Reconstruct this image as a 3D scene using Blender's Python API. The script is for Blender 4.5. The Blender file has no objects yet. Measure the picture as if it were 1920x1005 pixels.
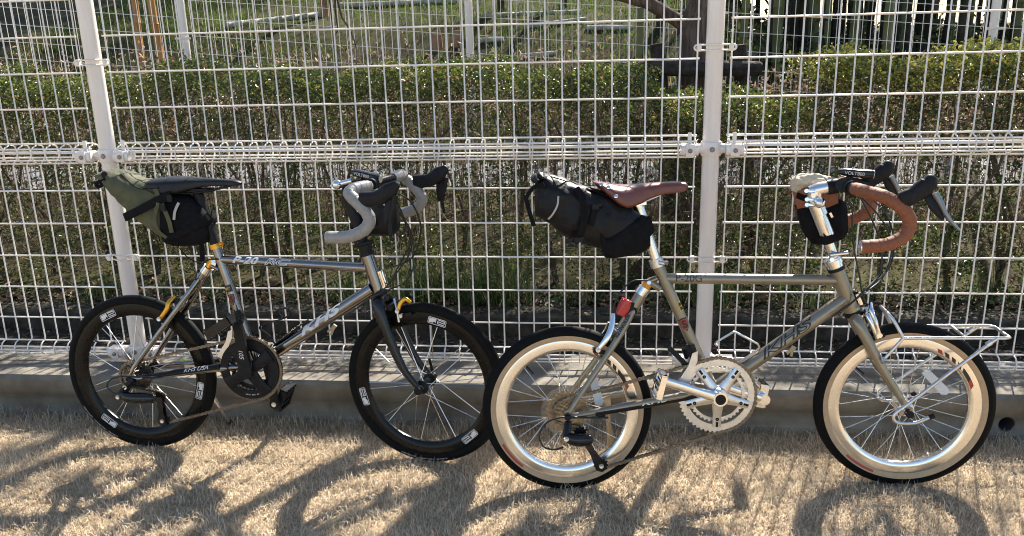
import bpy, bmesh, math, random
import numpy as np
from mathutils import Vector, Matrix, noise

random.seed(7)
rng = np.random.default_rng(11)
scene = bpy.context.scene
COL = scene.collection

# ------------------------------------------------------------------ camera
FPX = 1554.17
YAW, PIT, ROLL = -0.1165, 0.2761, -0.0272
CAM = np.array([1.623, -2.6404, 1.2549])


def cam_axes():
    cy, sy = math.cos(YAW), math.sin(YAW)
    cp, sp = math.cos(PIT), math.sin(PIT)
    cr, sr = math.cos(ROLL), math.sin(ROLL)
    fwd = np.array([sy * cp, cy * cp, -sp])
    right0 = np.array([cy, -sy, 0.0])
    up0 = np.cross(right0, fwd)
    right = cr * right0 + sr * up0
    up = -sr * right0 + cr * up0
    return right, up, fwd


RIGHT, UP, FWD = cam_axes()


def ray(px, py):
    """direction in the world of a pixel of the 1920x1005 photograph"""
    return RIGHT * ((px - 960) / FPX) - UP * ((py - 502.5) / FPX) + FWD


def at_y(px, py, Y):
    d = ray(px, py)
    return CAM + d * ((Y - CAM[1]) / d[1])


def at_z(px, py, Z):
    d = ray(px, py)
    return CAM + d * ((Z - CAM[2]) / d[2])


cam_data = bpy.data.cameras.new('camera')
cam = bpy.data.objects.new('camera', cam_data)
COL.objects.link(cam)
cam_data.sensor_width = 36
cam_data.lens = FPX / 1920 * 36
cam_data.clip_start = 0.05
cam_data.clip_end = 1000
mw = Matrix.Identity(4)
for i in range(3):
    mw[i][0], mw[i][1], mw[i][2], mw[i][3] = RIGHT[i], UP[i], -FWD[i], CAM[i]
cam.matrix_world = mw
scene.camera = cam

# ------------------------------------------------------------------ light
SUN_EL = math.radians(42)
SUN_AZ = math.radians(20)          # to the right of straight behind the fence
world = bpy.data.worlds.new('World')
scene.world = world
world.use_nodes = True
nt = world.node_tree
bg = nt.nodes['Background']
sky = nt.nodes.new('ShaderNodeTexSky')
sky.sky_type = 'NISHITA'
sky.sun_disc = False
sky.sun_elevation = SUN_EL
sky.sun_rotation = SUN_AZ
sky.air_density = 1.0
sky.dust_density = 0.9
sky.ozone_density = 0.8
nt.links.new(sky.outputs[0], bg.inputs[0])
bg.inputs[1].default_value = 0.085
sun_data = bpy.data.lights.new('sun', 'SUN')
sun_data.energy = 5.0
sun_data.angle = math.radians(0.55)
sun_data.color = (1.0, 0.93, 0.82)
sun = bpy.data.objects.new('sun', sun_data)
COL.objects.link(sun)
SUN_DIR = Vector((math.sin(SUN_AZ) * math.cos(SUN_EL), math.cos(SUN_AZ) * math.cos(SUN_EL), math.sin(SUN_EL)))
sun.rotation_euler = SUN_DIR.to_track_quat('Z', 'Y').to_euler()
sun.location = (4, 8, 9)
scene.view_settings.view_transform = 'Standard'
scene.view_settings.look = 'None'
scene.view_settings.exposure = 1.55
scene.view_settings.gamma = 1.0
scene.view_settings.use_curve_mapping = False
scene.render.engine = 'CYCLES'
scene.cycles.filter_width = 1.05


# ------------------------------------------------------------------ materials
def mat(name, col, rough=0.5, metal=0.0, col2=None, vscale=30.0, vdetail=4.0, bump=0.0, bscale=300.0,
        coat=0.0, spec=0.5, transl=0.0, attr=None, ramp=None, stretch=None, rough2=None, trans=0.0, sheen=0.0):
    m = bpy.data.materials.new(name)
    m.use_nodes = True
    t = m.node_tree
    b = t.nodes['Principled BSDF']
    b.inputs['Roughness'].default_value = rough
    b.inputs['Metallic'].default_value = metal
    b.inputs['Specular IOR Level'].default_value = spec
    b.inputs['Coat Weight'].default_value = coat
    b.inputs['Coat Roughness'].default_value = 0.06
    b.inputs['Transmission Weight'].default_value = trans
    if sheen:
        b.inputs['Sheen Weight'].default_value = sheen
    c1 = (*col, 1)
    b.inputs['Base Color'].default_value = c1
    out_col = None
    tc = t.nodes.new('ShaderNodeTexCoord')
    vec = tc.outputs['Object']
    if stretch:
        mp = t.nodes.new('ShaderNodeMapping')
        mp.inputs['Scale'].default_value = stretch
        t.links.new(vec, mp.inputs[0])
        vec = mp.outputs[0]
    if attr:
        at = t.nodes.new('ShaderNodeAttribute')
        at.attribute_name = attr
        r = t.nodes.new('ShaderNodeValToRGB')
        els = ramp
        while len(r.color_ramp.elements) < len(els):
            r.color_ramp.elements.new(0.5)
        for e, (p, c) in zip(r.color_ramp.elements, els):
            e.position = p
            e.color = (*c, 1)
        t.links.new(at.outputs['Fac'], r.inputs[0])
        out_col = r.outputs[0]
    elif col2 is not None:
        n = t.nodes.new('ShaderNodeTexNoise')
        n.inputs['Scale'].default_value = vscale
        n.inputs['Detail'].default_value = vdetail
        n.inputs['Roughness'].default_value = 0.62
        t.links.new(vec, n.inputs['Vector'])
        r = t.nodes.new('ShaderNodeValToRGB')
        r.color_ramp.elements[0].position = 0.36
        r.color_ramp.elements[1].position = 0.64
        r.color_ramp.elements[0].color = c1
        r.color_ramp.elements[1].color = (*col2, 1)
        t.links.new(n.outputs[0], r.inputs[0])
        out_col = r.outputs[0]
        if rough2 is not None:
            mr = t.nodes.new('ShaderNodeMapRange')
            mr.inputs['To Min'].default_value = rough
            mr.inputs['To Max'].default_value = rough2
            mr.inputs['From Min'].default_value = 0.3
            mr.inputs['From Max'].default_value = 0.7
            t.links.new(n.outputs[0], mr.inputs[0])
            t.links.new(mr.outputs[0], b.inputs['Roughness'])
    if out_col is not None:
        t.links.new(out_col, b.inputs['Base Color'])
    if bump:
        n2 = t.nodes.new('ShaderNodeTexNoise')
        n2.inputs['Scale'].default_value = bscale
        n2.inputs['Detail'].default_value = 5
        t.links.new(vec, n2.inputs['Vector'])
        bp = t.nodes.new('ShaderNodeBump')
        bp.inputs['Strength'].default_value = bump
        bp.inputs['Distance'].default_value = 0.004
        t.links.new(n2.outputs[0], bp.inputs['Height'])
        t.links.new(bp.outputs[0], b.inputs['Normal'])
    if transl:
        tr = t.nodes.new('ShaderNodeBsdfTranslucent')
        mx = t.nodes.new('ShaderNodeMixShader')
        mx.inputs[0].default_value = transl
        if out_col is not None:
            t.links.new(out_col, tr.inputs[0])
        else:
            tr.inputs[0].default_value = c1
        t.links.new(b.outputs[0], mx.inputs[1])
        t.links.new(tr.outputs[0], mx.inputs[2])
        t.links.new(mx.outputs[0], t.nodes['Material Output'].inputs[0])
    return m


# ------------------------------------------------------------------ mesh helpers
def V(*a):
    return np.array(a, float)


def unit(v):
    v = np.asarray(v, float)
    return v / (np.linalg.norm(v) + 1e-12)


def smooth(pts, k=5):
    """Catmull-Rom through the points"""
    P = [np.asarray(p, float) for p in pts]
    P = [2 * P[0] - P[1]] + P + [2 * P[-1] - P[-2]]
    out = []
    for i in range(1, len(P) - 2):
        for j in range(k):
            u = j / k
            a, b, c, d = P[i - 1], P[i], P[i + 1], P[i + 2]
            out.append(0.5 * ((2 * b) + (c - a) * u + (2 * a - 5 * b + 4 * c - d) * u * u + (3 * b - a - 3 * c + d) * u ** 3))
    out.append(P[-2])
    return out


def interp(vals, n):
    x = np.linspace(0, len(vals) - 1, n)
    return np.interp(x, range(len(vals)), vals)


class MB:
    def __init__(self):
        self.v = []
        self.f = []

    def add(self, vs, fs):
        o = len(self.v)
        self.v += [tuple(map(float, p)) for p in vs]
        self.f += [tuple(i + o for i in f) for f in fs]
        return self

    def rings(self, R, caps=True, closed=False):
        n = len(R[0])
        vs = [p for r in R for p in r]
        fs = []
        m = len(R)
        for i in range(m if closed else m - 1):
            a, b = i * n, ((i + 1) % m) * n
            for j in range(n):
                k = (j + 1) % n
                fs.append((a + j, a + k, b + k, b + j))
        if caps and not closed:
            fs.append(tuple(range(n - 1, -1, -1)))
            fs.append(tuple((m - 1) * n + j for j in range(n)))
        return self.add(vs, fs)

    def tube(self, pts, r, n=8, side=None, rb=None, caps=True, closed=False, power=2.0):
        """r across, rb along side; power>2 gives a squarer section"""
        P = [np.asarray(p, float) for p in pts]
        m = len(P)
        r = np.full(m, r) if np.isscalar(r) else interp(r, m)
        rb = r if rb is None else (np.full(m, rb) if np.isscalar(rb) else interp(rb, m))
        T = []
        for i in range(m):
            if closed:
                T.append(unit(P[(i + 1) % m] - P[i - 1]))
            else:
                T.append(unit(P[min(i + 1, m - 1)] - P[max(i - 1, 0)]))
        s = None
        R = []
        for i in range(m):
            if side is not None:
                s = unit(side - T[i] * np.dot(side, T[i]))
            elif s is None:
                a = V(0, 0, 1) if abs(T[i][2]) < 0.9 else V(1, 0, 0)
                s = unit(np.cross(T[i], a))
            else:
                s = unit(s - T[i] * np.dot(s, T[i]))
            q = np.cross(T[i], s)
            ring = []
            for j in range(n):
                a = 2 * math.pi * (j + 0.5) / n
                ca, sa = math.cos(a), math.sin(a)
                if power != 2.0:
                    ca = math.copysign(abs(ca) ** (2 / power), ca)
                    sa = math.copysign(abs(sa) ** (2 / power), sa)
                ring.append(P[i] + s * rb[i] * ca + q * r[i] * sa)
            R.append(ring)
        return self.rings(R, caps, closed)

    def box(self, c, size, M=None, taper=1.0):
        c = np.asarray(c, float)
        M = np.eye(3) if M is None else np.asarray(M)
        hx, hy, hz = [s / 2 for s in size]
        vs = []
        for z in (-1, 1):
            k = taper if z > 0 else 1.0
            for x, y in ((-1, -1), (1, -1), (1, 1), (-1, 1)):
                vs.append(c + M @ V(x * hx * k, y * hy * k, z * hz))
        return self.add(vs, [(3, 2, 1, 0), (4, 5, 6, 7), (0, 1, 5, 4), (1, 2, 6, 5), (2, 3, 7, 6), (3, 0, 4, 7)])

    def bar(self, a, b, w, h, side):
        """box from a to b, w across side"""
        a, b = np.asarray(a, float), np.asarray(b, float)
        x = unit(b - a)
        s = unit(np.asarray(side) - x * np.dot(side, x))
        z = np.cross(x, s)
        return self.box((a + b) / 2, (np.linalg.norm(b - a), w, h), np.stack([x, s, z], 1))

    def lathe(self, prof, o, axis, n=32, closed=False, start=None, arc=None):
        """prof: (distance along axis, radius)"""
        o = np.asarray(o, float)
        ax = unit(axis)
        a = V(1, 0, 0) if abs(ax[0]) < 0.9 else V(0, 0, 1)
        u = unit(np.cross(ax, a))
        w = np.cross(ax, u)
        vs, fs = [], []
        k = len(prof)
        for i in range(n):
            t = 2 * math.pi * i / n
            for d, r in prof:
                vs.append(o + ax * d + (u * math.cos(t) + w * math.sin(t)) * r)
        for i in range(n):
            j = (i + 1) % n
            for q in range(k if closed else k - 1):
                p = (q + 1) % k
                fs.append((i * k + q, j * k + q, j * k + p, i * k + p))
        if not closed:
            if prof[0][1] > 1e-6:
                fs.append(tuple(i * k for i in range(n)))
            if prof[-1][1] > 1e-6:
                fs.append(tuple(i * k + k - 1 for i in range(n - 1, -1, -1)))
        return self.add(vs, fs)

    def sphere(self, c, r, axis=(0, 0, 1), n=16, m=9, flat=1.0):
        pr = [(-math.cos(math.pi * i / (m - 1)) * r * flat, max(1e-7, math.sin(math.pi * i / (m - 1)) * r)) for i in range(m)]
        return self.lathe(pr, c, axis, n)

    def prism(self, poly, o, e1, e2, thick):
        """poly 2d in (e1,e2), extruded by thick along e1 x e2 (centred)"""
        o, e1, e2 = np.asarray(o, float), np.asarray(e1, float), np.asarray(e2, float)
        nn = unit(np.cross(e1, e2)) * thick / 2
        n = len(poly)
        vs = [o + e1 * x + e2 * y - nn for x, y in poly] + [o + e1 * x + e2 * y + nn for x, y in poly]
        fs = [tuple(range(n - 1, -1, -1)), tuple(range(n, 2 * n))]
        for i in range(n):
            j = (i + 1) % n
            fs.append((i, j, n + j, n + i))
        return self.add(vs, fs)

    def moved(self, f):
        self.v = [tuple(f(np.array(p))) for p in self.v]
        return self


SHIFT = {}


def obj(name, mb, m, parent=None, sharp=40, smooth_on=True):
    me = bpy.data.meshes.new(name)
    vs = mb.v
    sh = SHIFT.get(parent.name) if parent is not None else None
    if sh is not None:
        vs = [(a - sh[0], b - sh[1], c - sh[2]) for a, b, c in vs]
    me.from_pydata(vs, [], mb.f)
    me.update()
    bm = bmesh.new()
    bm.from_mesh(me)
    bmesh.ops.recalc_face_normals(bm, faces=bm.faces)
    bm.to_mesh(me)
    bm.free()
    if smooth_on:
        me.polygons.foreach_set('use_smooth', [True] * len(me.polygons))
        me.set_sharp_from_angle(angle=math.radians(sharp))
    for mm in (m if isinstance(m, (list, tuple)) else [m]):
        me.materials.append(mm)
    o = bpy.data.objects.new(name, me)
    COL.objects.link(o)
    if parent is not None:
        o.parent = parent
    if sh is not None:
        SHIFT[o.name] = sh
    return o


def clone(o, parent=None, name=None):
    c = o.copy()
    COL.objects.link(c)
    c.parent = parent if parent is not None else o.parent
    return c


def tag(o, label, cat, group=None):
    o['label'] = label
    o['category'] = cat
    if group:
        o['group'] = group
    return o


def empty(name, loc=(0, 0, 0), M=None, parent=None):
    o = bpy.data.objects.new(name, None)
    o.empty_display_size = 0.05
    COL.objects.link(o)
    if M is not None:
        o.matrix_world = M
    else:
        o.location = loc
    if parent is not None:
        o.parent = parent
    return o


def mesh_np(name, verts, faces, m, parent=None, tint=None, smooth_on=False):
    """verts (n,3), faces (k,s) all with the same number of corners"""
    me = bpy.data.meshes.new(name)
    verts = np.ascontiguousarray(verts, np.float32)
    faces = np.ascontiguousarray(faces, np.int32)
    k, s = faces.shape
    me.vertices.add(len(verts))
    me.vertices.foreach_set('co', verts.ravel())
    me.loops.add(k * s)
    me.loops.foreach_set('vertex_index', faces.ravel())
    me.polygons.add(k)
    me.polygons.foreach_set('loop_start', np.arange(0, k * s, s, dtype=np.int32))
    if smooth_on:
        me.polygons.foreach_set('use_smooth', np.ones(k, bool))
    me.update(calc_edges=True)
    if tint is not None:
        a = me.attributes.new('tint', 'FLOAT', 'POINT')
        a.data.foreach_set('value', np.ascontiguousarray(tint, np.float32))
    me.materials.append(m)
    o = bpy.data.objects.new(name, me)
    COL.objects.link(o)
    if parent is not None:
        o.parent = parent
    return o


def nrm(a):
    return a / (np.linalg.norm(a, axis=1, keepdims=True) + 1e-9)


def leaves_np(pos, d, up, L, W, fold=0.35):
    """folded leaf of two quads, six corners each leaf"""
    n = len(pos)
    d = nrm(d)
    s = nrm(np.cross(d, up))
    nn = np.cross(s, d)
    L = np.asarray(L).reshape(-1, 1)
    W = np.asarray(W).reshape(-1, 1)
    base = pos
    tip = pos + d * L - nn * L * 0.12
    l1 = pos + d * L * 0.3 + s * W * 0.5 + nn * W * fold
    l2 = pos + d * L * 0.68 + s * W * 0.42 + nn * W * fold * 0.8
    r1 = pos + d * L * 0.3 - s * W * 0.5 + nn * W * fold
    r2 = pos + d * L * 0.68 - s * W * 0.42 + nn * W * fold * 0.8
    vs = np.stack([base, l1, l2, tip, r2, r1], 1).reshape(-1, 3)
    b = np.arange(n)[:, None] * 6
    f = np.concatenate([b + np.array([[0, 1, 2, 3]]), b + np.array([[0, 3, 4, 5]])], 0)
    return vs, f


def sticks_np(a, b, ra, rb, bend=None):
    """three-sided tapered sticks of two pieces"""
    n = len(a)
    t = nrm(b - a)
    ref = np.where(np.abs(t[:, 2:3]) < 0.9, np.array([[0, 0, 1.0]]), np.array([[1.0, 0, 0]]))
    u = nrm(np.cross(t, ref))
    w = np.cross(t, u)
    mid = (a + b) / 2 + (0 if bend is None else bend)
    ra = np.asarray(ra).reshape(-1, 1) * np.ones((n, 1))
    rb = np.asarray(rb).reshape(-1, 1) * np.ones((n, 1))
    R = []
    for c, r in ((a, ra), (mid, (ra + rb) / 2), (b, rb)):
        for k in range(3):
            g = 2 * math.pi * k / 3
            R.append(c + (u * math.cos(g) + w * math.sin(g)) * r)
    vs = np.stack(R, 1).reshape(-1, 3)
    base = np.arange(n)[:, None] * 9
    fl = []
    for s in (0, 3):
        for k in range(3):
            q = (k + 1) % 3
            fl.append(base + np.array([[s + k, s + q, s + 3 + q, s + 3 + k]]))
    return vs, np.concatenate(fl, 0)


def blades_np(pos, L, W, lean, az, curl=0.5):
    """grass blades: two quads tapering to a narrow tip"""
    n = len(pos)
    d = np.stack([np.cos(az), np.sin(az), np.zeros(n)], 1)
    s = np.stack([-np.sin(az), np.cos(az), np.zeros(n)], 1)
    L = np.asarray(L).reshape(-1, 1)
    W = np.asarray(W).reshape(-1, 1)
    lean = np.asarray(lean).reshape(-1, 1)
    up = np.array([[0, 0, 1.0]])
    m1 = pos + (d * np.sin(lean) + up * np.cos(lean)) * L * 0.55
    l2 = np.minimum(lean + curl * (0.4 + lean), 2.4)
    tp = m1 + (d * np.sin(l2) + up * np.cos(l2)) * L * 0.45
    vs = np.stack([pos - s * W / 2, pos + s * W / 2, m1 + s * W * 0.4, m1 - s * W * 0.4, tp + s * W * 0.08, tp - s * W * 0.08], 1).reshape(-1, 3)
    b = np.arange(n)[:, None] * 6
    f = np.concatenate([b + np.array([[0, 1, 2, 3]]), b + np.array([[3, 2, 4, 5]])], 0)
    return vs, f

# ------------------------------------------------------------------ setting: lawn, kerb, strip behind
PITCH = 2.0 / 39
ROWQ = 0.1155
Z0 = 1.05                                   # height of the first mesh row above the middle rail
KERB_Z, KERB_Y = 0.15, -0.165


def ground_h(x, y):
    """terrain behind the hedge: a bank rising away on the left, lower on the right"""
    lift = np.clip((4.7 + 0.05 * y - x) / 3.0, 0.0, 1)
    lift = lift * lift * (3 - 2 * lift)
    rise = 0.05 + (0.85 * np.clip((y - 5.3) / 2.8, 0, 1) + 2.6 * np.clip((y - 5.3) / 11.0, 0, 1) ** 1.3) * (0.12 + 0.88 * lift)
    far = np.clip((y - 16) / 60, 0, 1)
    return rise + far * 3.0 * lift + 0.05 * np.sin(x * 1.7 + y * 0.9) * np.clip(y - 5.6, 0, 1)


M_soil = mat('lawn_soil', (0.26, 0.19, 0.12), 0.95, col2=(0.38, 0.29, 0.185), vscale=60, bump=0.6, bscale=120)
M_bank = mat('bank_soil', (0.030, 0.026, 0.014), 0.95, col2=(0.060, 0.056, 0.026), vscale=3, vdetail=8, bump=0.6, bscale=40, spec=0.05)
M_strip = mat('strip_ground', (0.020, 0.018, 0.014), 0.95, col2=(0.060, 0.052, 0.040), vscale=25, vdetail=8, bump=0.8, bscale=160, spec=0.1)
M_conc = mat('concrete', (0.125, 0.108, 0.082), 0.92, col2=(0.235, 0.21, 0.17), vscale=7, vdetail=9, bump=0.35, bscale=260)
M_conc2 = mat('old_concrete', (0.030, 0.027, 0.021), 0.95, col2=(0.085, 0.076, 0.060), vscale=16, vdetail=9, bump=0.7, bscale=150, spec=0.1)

# the lawn: one sheet that reaches far out in front and to the sides
mb = MB()
mb.add([(-150, -200, 0), (150, -200, 0), (150, -0.10, 0), (-150, -0.10, 0)], [(0, 1, 2, 3)])
lawn = obj('lawn', mb, M_soil)
lawn['kind'] = 'structure'
lawn['label'] = 'dry straw-coloured lawn in front of the kerb'

# kerb wall under the fence with a drain hole, bevelled front edge
mb = MB()
prof = [(-0.165, -0.2), (-0.165, KERB_Z - 0.012), (-0.153, KERB_Z), (0.10, KERB_Z), (0.10, -0.2)]
x0, x1 = -40.0, 40.0
mb.add([(x0, y, z) for y, z in prof] + [(x1, y, z) for y, z in prof],
       [(i, (i + 1) % 5, 5 + (i + 1) % 5, 5 + i) for i in range(5)] + [(4, 3, 2, 1, 0), (5, 6, 7, 8, 9)])
kerb = obj('kerb', mb, M_conc, sharp=30)
kerb['kind'] = 'structure'
kerb['label'] = 'low concrete kerb wall carrying the white mesh fence'
hp = at_y(1888, 796, KERB_Y)
cb = MB()
cb.lathe([(-0.02, 0.026), (0.16, 0.026)], V(hp[0], KERB_Y - 0.02, hp[2]), V(0, 1, 0), 32)
cut = obj('drain_cutter', cb, M_conc2)
bo = kerb.modifiers.new('hole', 'BOOLEAN')
bo.operation = 'DIFFERENCE'
bo.solver = 'EXACT'
bo.object = cut
dg = bpy.context.evaluated_depsgraph_get()
newme = bpy.data.meshes.new_from_object(kerb.evaluated_get(dg))
kerb.modifiers.clear()
kerb.data = newme
bpy.data.objects.remove(cut)
# plastic pipe sleeve inside the hole
mb = MB()
mb.lathe([(0.004, 0.0262), (0.004, 0.0225), (0.15, 0.0225), (0.15, 0.0262)], V(hp[0], KERB_Y, hp[2]), V(0, 1, 0), 28, closed=True)
M_pvc = mat('grey_pvc', (0.05, 0.05, 0.05), 0.6)
pipe = obj('drain_pipe', mb, M_pvc, kerb)

# strip between the kerb and the hedge bed
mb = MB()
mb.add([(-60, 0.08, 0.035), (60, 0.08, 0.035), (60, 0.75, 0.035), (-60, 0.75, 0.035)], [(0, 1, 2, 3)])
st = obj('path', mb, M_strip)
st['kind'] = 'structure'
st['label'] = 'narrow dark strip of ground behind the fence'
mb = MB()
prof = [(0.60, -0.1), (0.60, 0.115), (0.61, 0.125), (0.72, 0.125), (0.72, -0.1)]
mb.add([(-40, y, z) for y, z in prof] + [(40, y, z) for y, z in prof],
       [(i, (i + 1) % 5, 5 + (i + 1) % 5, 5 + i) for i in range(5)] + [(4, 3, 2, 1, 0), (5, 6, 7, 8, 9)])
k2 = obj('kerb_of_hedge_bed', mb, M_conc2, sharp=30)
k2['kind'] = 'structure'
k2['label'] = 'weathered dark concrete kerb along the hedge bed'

# terrain behind the hedge
gx = np.concatenate([np.linspace(-150, -9, 12), np.linspace(-8, 12, 61), np.linspace(13, 150, 12)])
gy = np.concatenate([[0.70, 1.2, 1.8], np.linspace(2.3, 20, 50), np.linspace(22, 260, 14)])
XX, YY = np.meshgrid(gx, gy)
ZZ = np.where(YY < 2.35, 0.105, ground_h(XX, YY) + 0.055)
vs = np.stack([XX, YY, ZZ], -1).reshape(-1, 3)
nx = len(gx)
fi = []
for j in range(len(gy) - 1):
    for i in range(nx - 1):
        a = j * nx + i
        fi.append((a, a + 1, a + nx + 1, a + nx))
terrain = mesh_np('terrain', vs, np.array(fi), M_bank, smooth_on=True)
mb = MB()
mb.add([(-60, 3.7, .112), (60, 3.7, .112), (60, 4.9, .112), (-60, 4.9, .112)], [(0, 1, 2, 3)])
M_lane = mat('pale_paving', (0.12, 0.122, 0.125), 0.95, col2=(0.19, 0.19, 0.19), vscale=5, vdetail=8, bump=0.2, bscale=150, spec=0.1)
lane = obj('lane', mb, M_lane)
lane['kind'] = 'structure'
lane['label'] = 'pale paved lane glimpsed through the hedge'
terrain['kind'] = 'structure'
terrain['label'] = 'grassy bank rising behind the hedge'


def terr(x, y):
    return np.where(np.asarray(y) < 2.35, 0.105, ground_h(np.asarray(x, float), np.asarray(y, float)) + 0.055)


# ------------------------------------------------------------------ lawn grass
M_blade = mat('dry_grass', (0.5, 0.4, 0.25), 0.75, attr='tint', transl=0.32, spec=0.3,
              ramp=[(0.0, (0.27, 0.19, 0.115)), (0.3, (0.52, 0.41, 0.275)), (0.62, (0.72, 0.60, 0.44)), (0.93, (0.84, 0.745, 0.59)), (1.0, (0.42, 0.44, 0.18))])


def lawn_patch(n, xa, xb, ya, yb, wmul):
    x = rng.uniform(xa, xb, n)
    y = rng.uniform(ya, yb, n)
    pos = np.stack([x, y, np.full(n, -0.002)], 1)
    clump = np.sin(x * 23 + 3 * np.sin(y * 17)) * np.sin(y * 29 + 2 * np.sin(x * 13))
    L = rng.uniform(0.020, 0.040, n) * (1 + 0.22 * clump)
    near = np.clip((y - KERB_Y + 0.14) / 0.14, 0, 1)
    L = L * (1 + 0.75 * near * rng.uniform(0.2, 1, n))
    W = rng.uniform(0.0013, 0.0024, n) * wmul
    lean = np.abs(rng.normal(0.70, 0.45, n))
    az = rng.uniform(0, 2 * math.pi, n)
    v, f = blades_np(pos, L, W, lean, az, 0.95)
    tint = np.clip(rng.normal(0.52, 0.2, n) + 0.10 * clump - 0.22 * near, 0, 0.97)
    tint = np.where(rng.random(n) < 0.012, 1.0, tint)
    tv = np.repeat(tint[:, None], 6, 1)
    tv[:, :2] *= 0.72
    return v, f, tv.ravel()


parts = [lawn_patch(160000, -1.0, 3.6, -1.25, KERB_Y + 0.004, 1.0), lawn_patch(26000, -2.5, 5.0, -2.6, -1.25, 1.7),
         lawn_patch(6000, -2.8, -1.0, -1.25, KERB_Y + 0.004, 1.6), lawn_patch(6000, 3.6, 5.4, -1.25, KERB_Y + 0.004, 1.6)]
o = 0
VS, FS, TS = [], [], []
for v, f, t in parts:
    VS.append(v)
    FS.append(f + o)
    TS.append(t)
    o += len(v)
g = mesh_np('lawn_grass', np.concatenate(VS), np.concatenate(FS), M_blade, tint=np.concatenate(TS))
g['kind'] = 'stuff'
g['label'] = 'short dry winter grass blades covering the lawn'
g['category'] = 'grass'

# ------------------------------------------------------------------ the white mesh fence
M_white = mat('white_coated_steel', (0.745, 0.69, 0.625), 0.42, col2=(0.81, 0.755, 0.69), vscale=60, vdetail=6, coat=0.25, bump=0.05, bscale=400)
M_post = mat('white_post_paint', (0.81, 0.76, 0.715), 0.30, col2=(0.71, 0.64, 0.585), vscale=26, vdetail=8, coat=0.6, stretch=(1, 1, 0.12))
M_bolt = mat('zinc_bolt', (0.30, 0.29, 0.28), 0.45, 0.8, col2=(0.2, 0.17, 0.14), vscale=300)

fence = empty('mesh_fence', (0.95, 0, KERB_Z))
tag(fence, 'white welded wire mesh fence standing on the low concrete kerb', 'fence')
FOFF = V(0.95, 0, KERB_Z)
SHIFT[fence.name] = FOFF
RV, RH = 0.0025, 0.0030
UPPER_ROWS = [Z0 + ROWQ * i for i in range(-1, 7)]
LOWER_ROWS = [Z0 - 0.2777 - ROWQ * i for i in range(5)]
ZMB = 0.868                                # foot of the middle rail
ZBT, ZBB = 0.222, 0.171


def wire_mesh(path, r, name, n=6):
    b = MB()
    b.tube(path, r, n)
    me = bpy.data.meshes.new(name)
    me.from_pydata(b.v, [], b.f)
    me.update()
    me.polygons.foreach_set('use_smooth', [True] * len(me.polygons))
    me.set_sharp_from_angle(angle=math.radians(60))
    me.materials.append(M_white)
    return me


ztop = UPPER_ROWS[-1] + 0.02
up_path = [V(0, 0, ztop), V(0, 0, Z0 - ROWQ - 0.004)] + smooth([V(0, -0.003, 0.928), V(0, -0.024, 0.920), V(0, -0.034, 0.898), V(0, -0.026, 0.876), V(0, -0.006, 0.866)], 3)
lo_path = smooth([V(0.004, 0.004, 0.930), V(0.004, 0.022, 0.924), V(0.004, 0.030, 0.902), V(0.004, 0.024, 0.882), V(0.004, 0.004, ZMB)], 3) + \
    [V(0.002, 0, 0.855), V(0, 0, ZBT + 0.012)] + smooth([V(0, -0.003, ZBT), V(0, -0.024, 0.215), V(0, -0.034, 0.196), V(0, -0.026, 0.177), V(0, -0.004, ZBB - 0.002)], 3)
ME_up = wire_mesh(up_path, RV, 'vertical_wire')
ME_lo = wire_mesh(lo_path, RV, 'vertical_wire')
PANELS = [(-39, -2), (0, 37), (39, 76)]
for (ia, ib) in PANELS:
    xa, xb = ia * PITCH - 0.006, ib * PITCH + 0.006
    for level in (0, 1):
        if level == 0:
            hz = [(z, -0.0052) for z in UPPER_ROWS] + [(0.918, -0.021), (0.905, -0.0285), (0.880, -0.0245)]
        else:
            hz = [(z, -0.0052) for z in LOWER_ROWS] + [(0.902, 0.0255), (0.884, 0.020), (ZMB - 0.001, -0.0052), (ZBT, -0.0052), (0.204, -0.0265), (0.190, -0.0285), (ZBB, -0.0075)]
        panel = empty('mesh_panel', V((xa + xb) / 2, 0, 1.0 if level == 0 else 0.5) - FOFF, parent=fence)
        pl = np.array(panel.location) + FOFF
        lmesh = wire_mesh([V(xa, 0, 0), V(xb, 0, 0)], RH, 'horizontal_wire')
        for z, y in hz:
            h = bpy.data.objects.new('horizontal_wire', lmesh)
            COL.objects.link(h)
            h.parent = panel
            h.location = V(0, y, z) - V(pl[0], pl[1], pl[2])
        for i in range(ia, ib + 1):
            w = bpy.data.objects.new('vertical_wire', ME_up if level == 0 else ME_lo)
            COL.objects.link(w)
            w.parent = panel
            w.location = V(i * PITCH + random.uniform(-.0006, .0006), 0, 0) - pl

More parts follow.
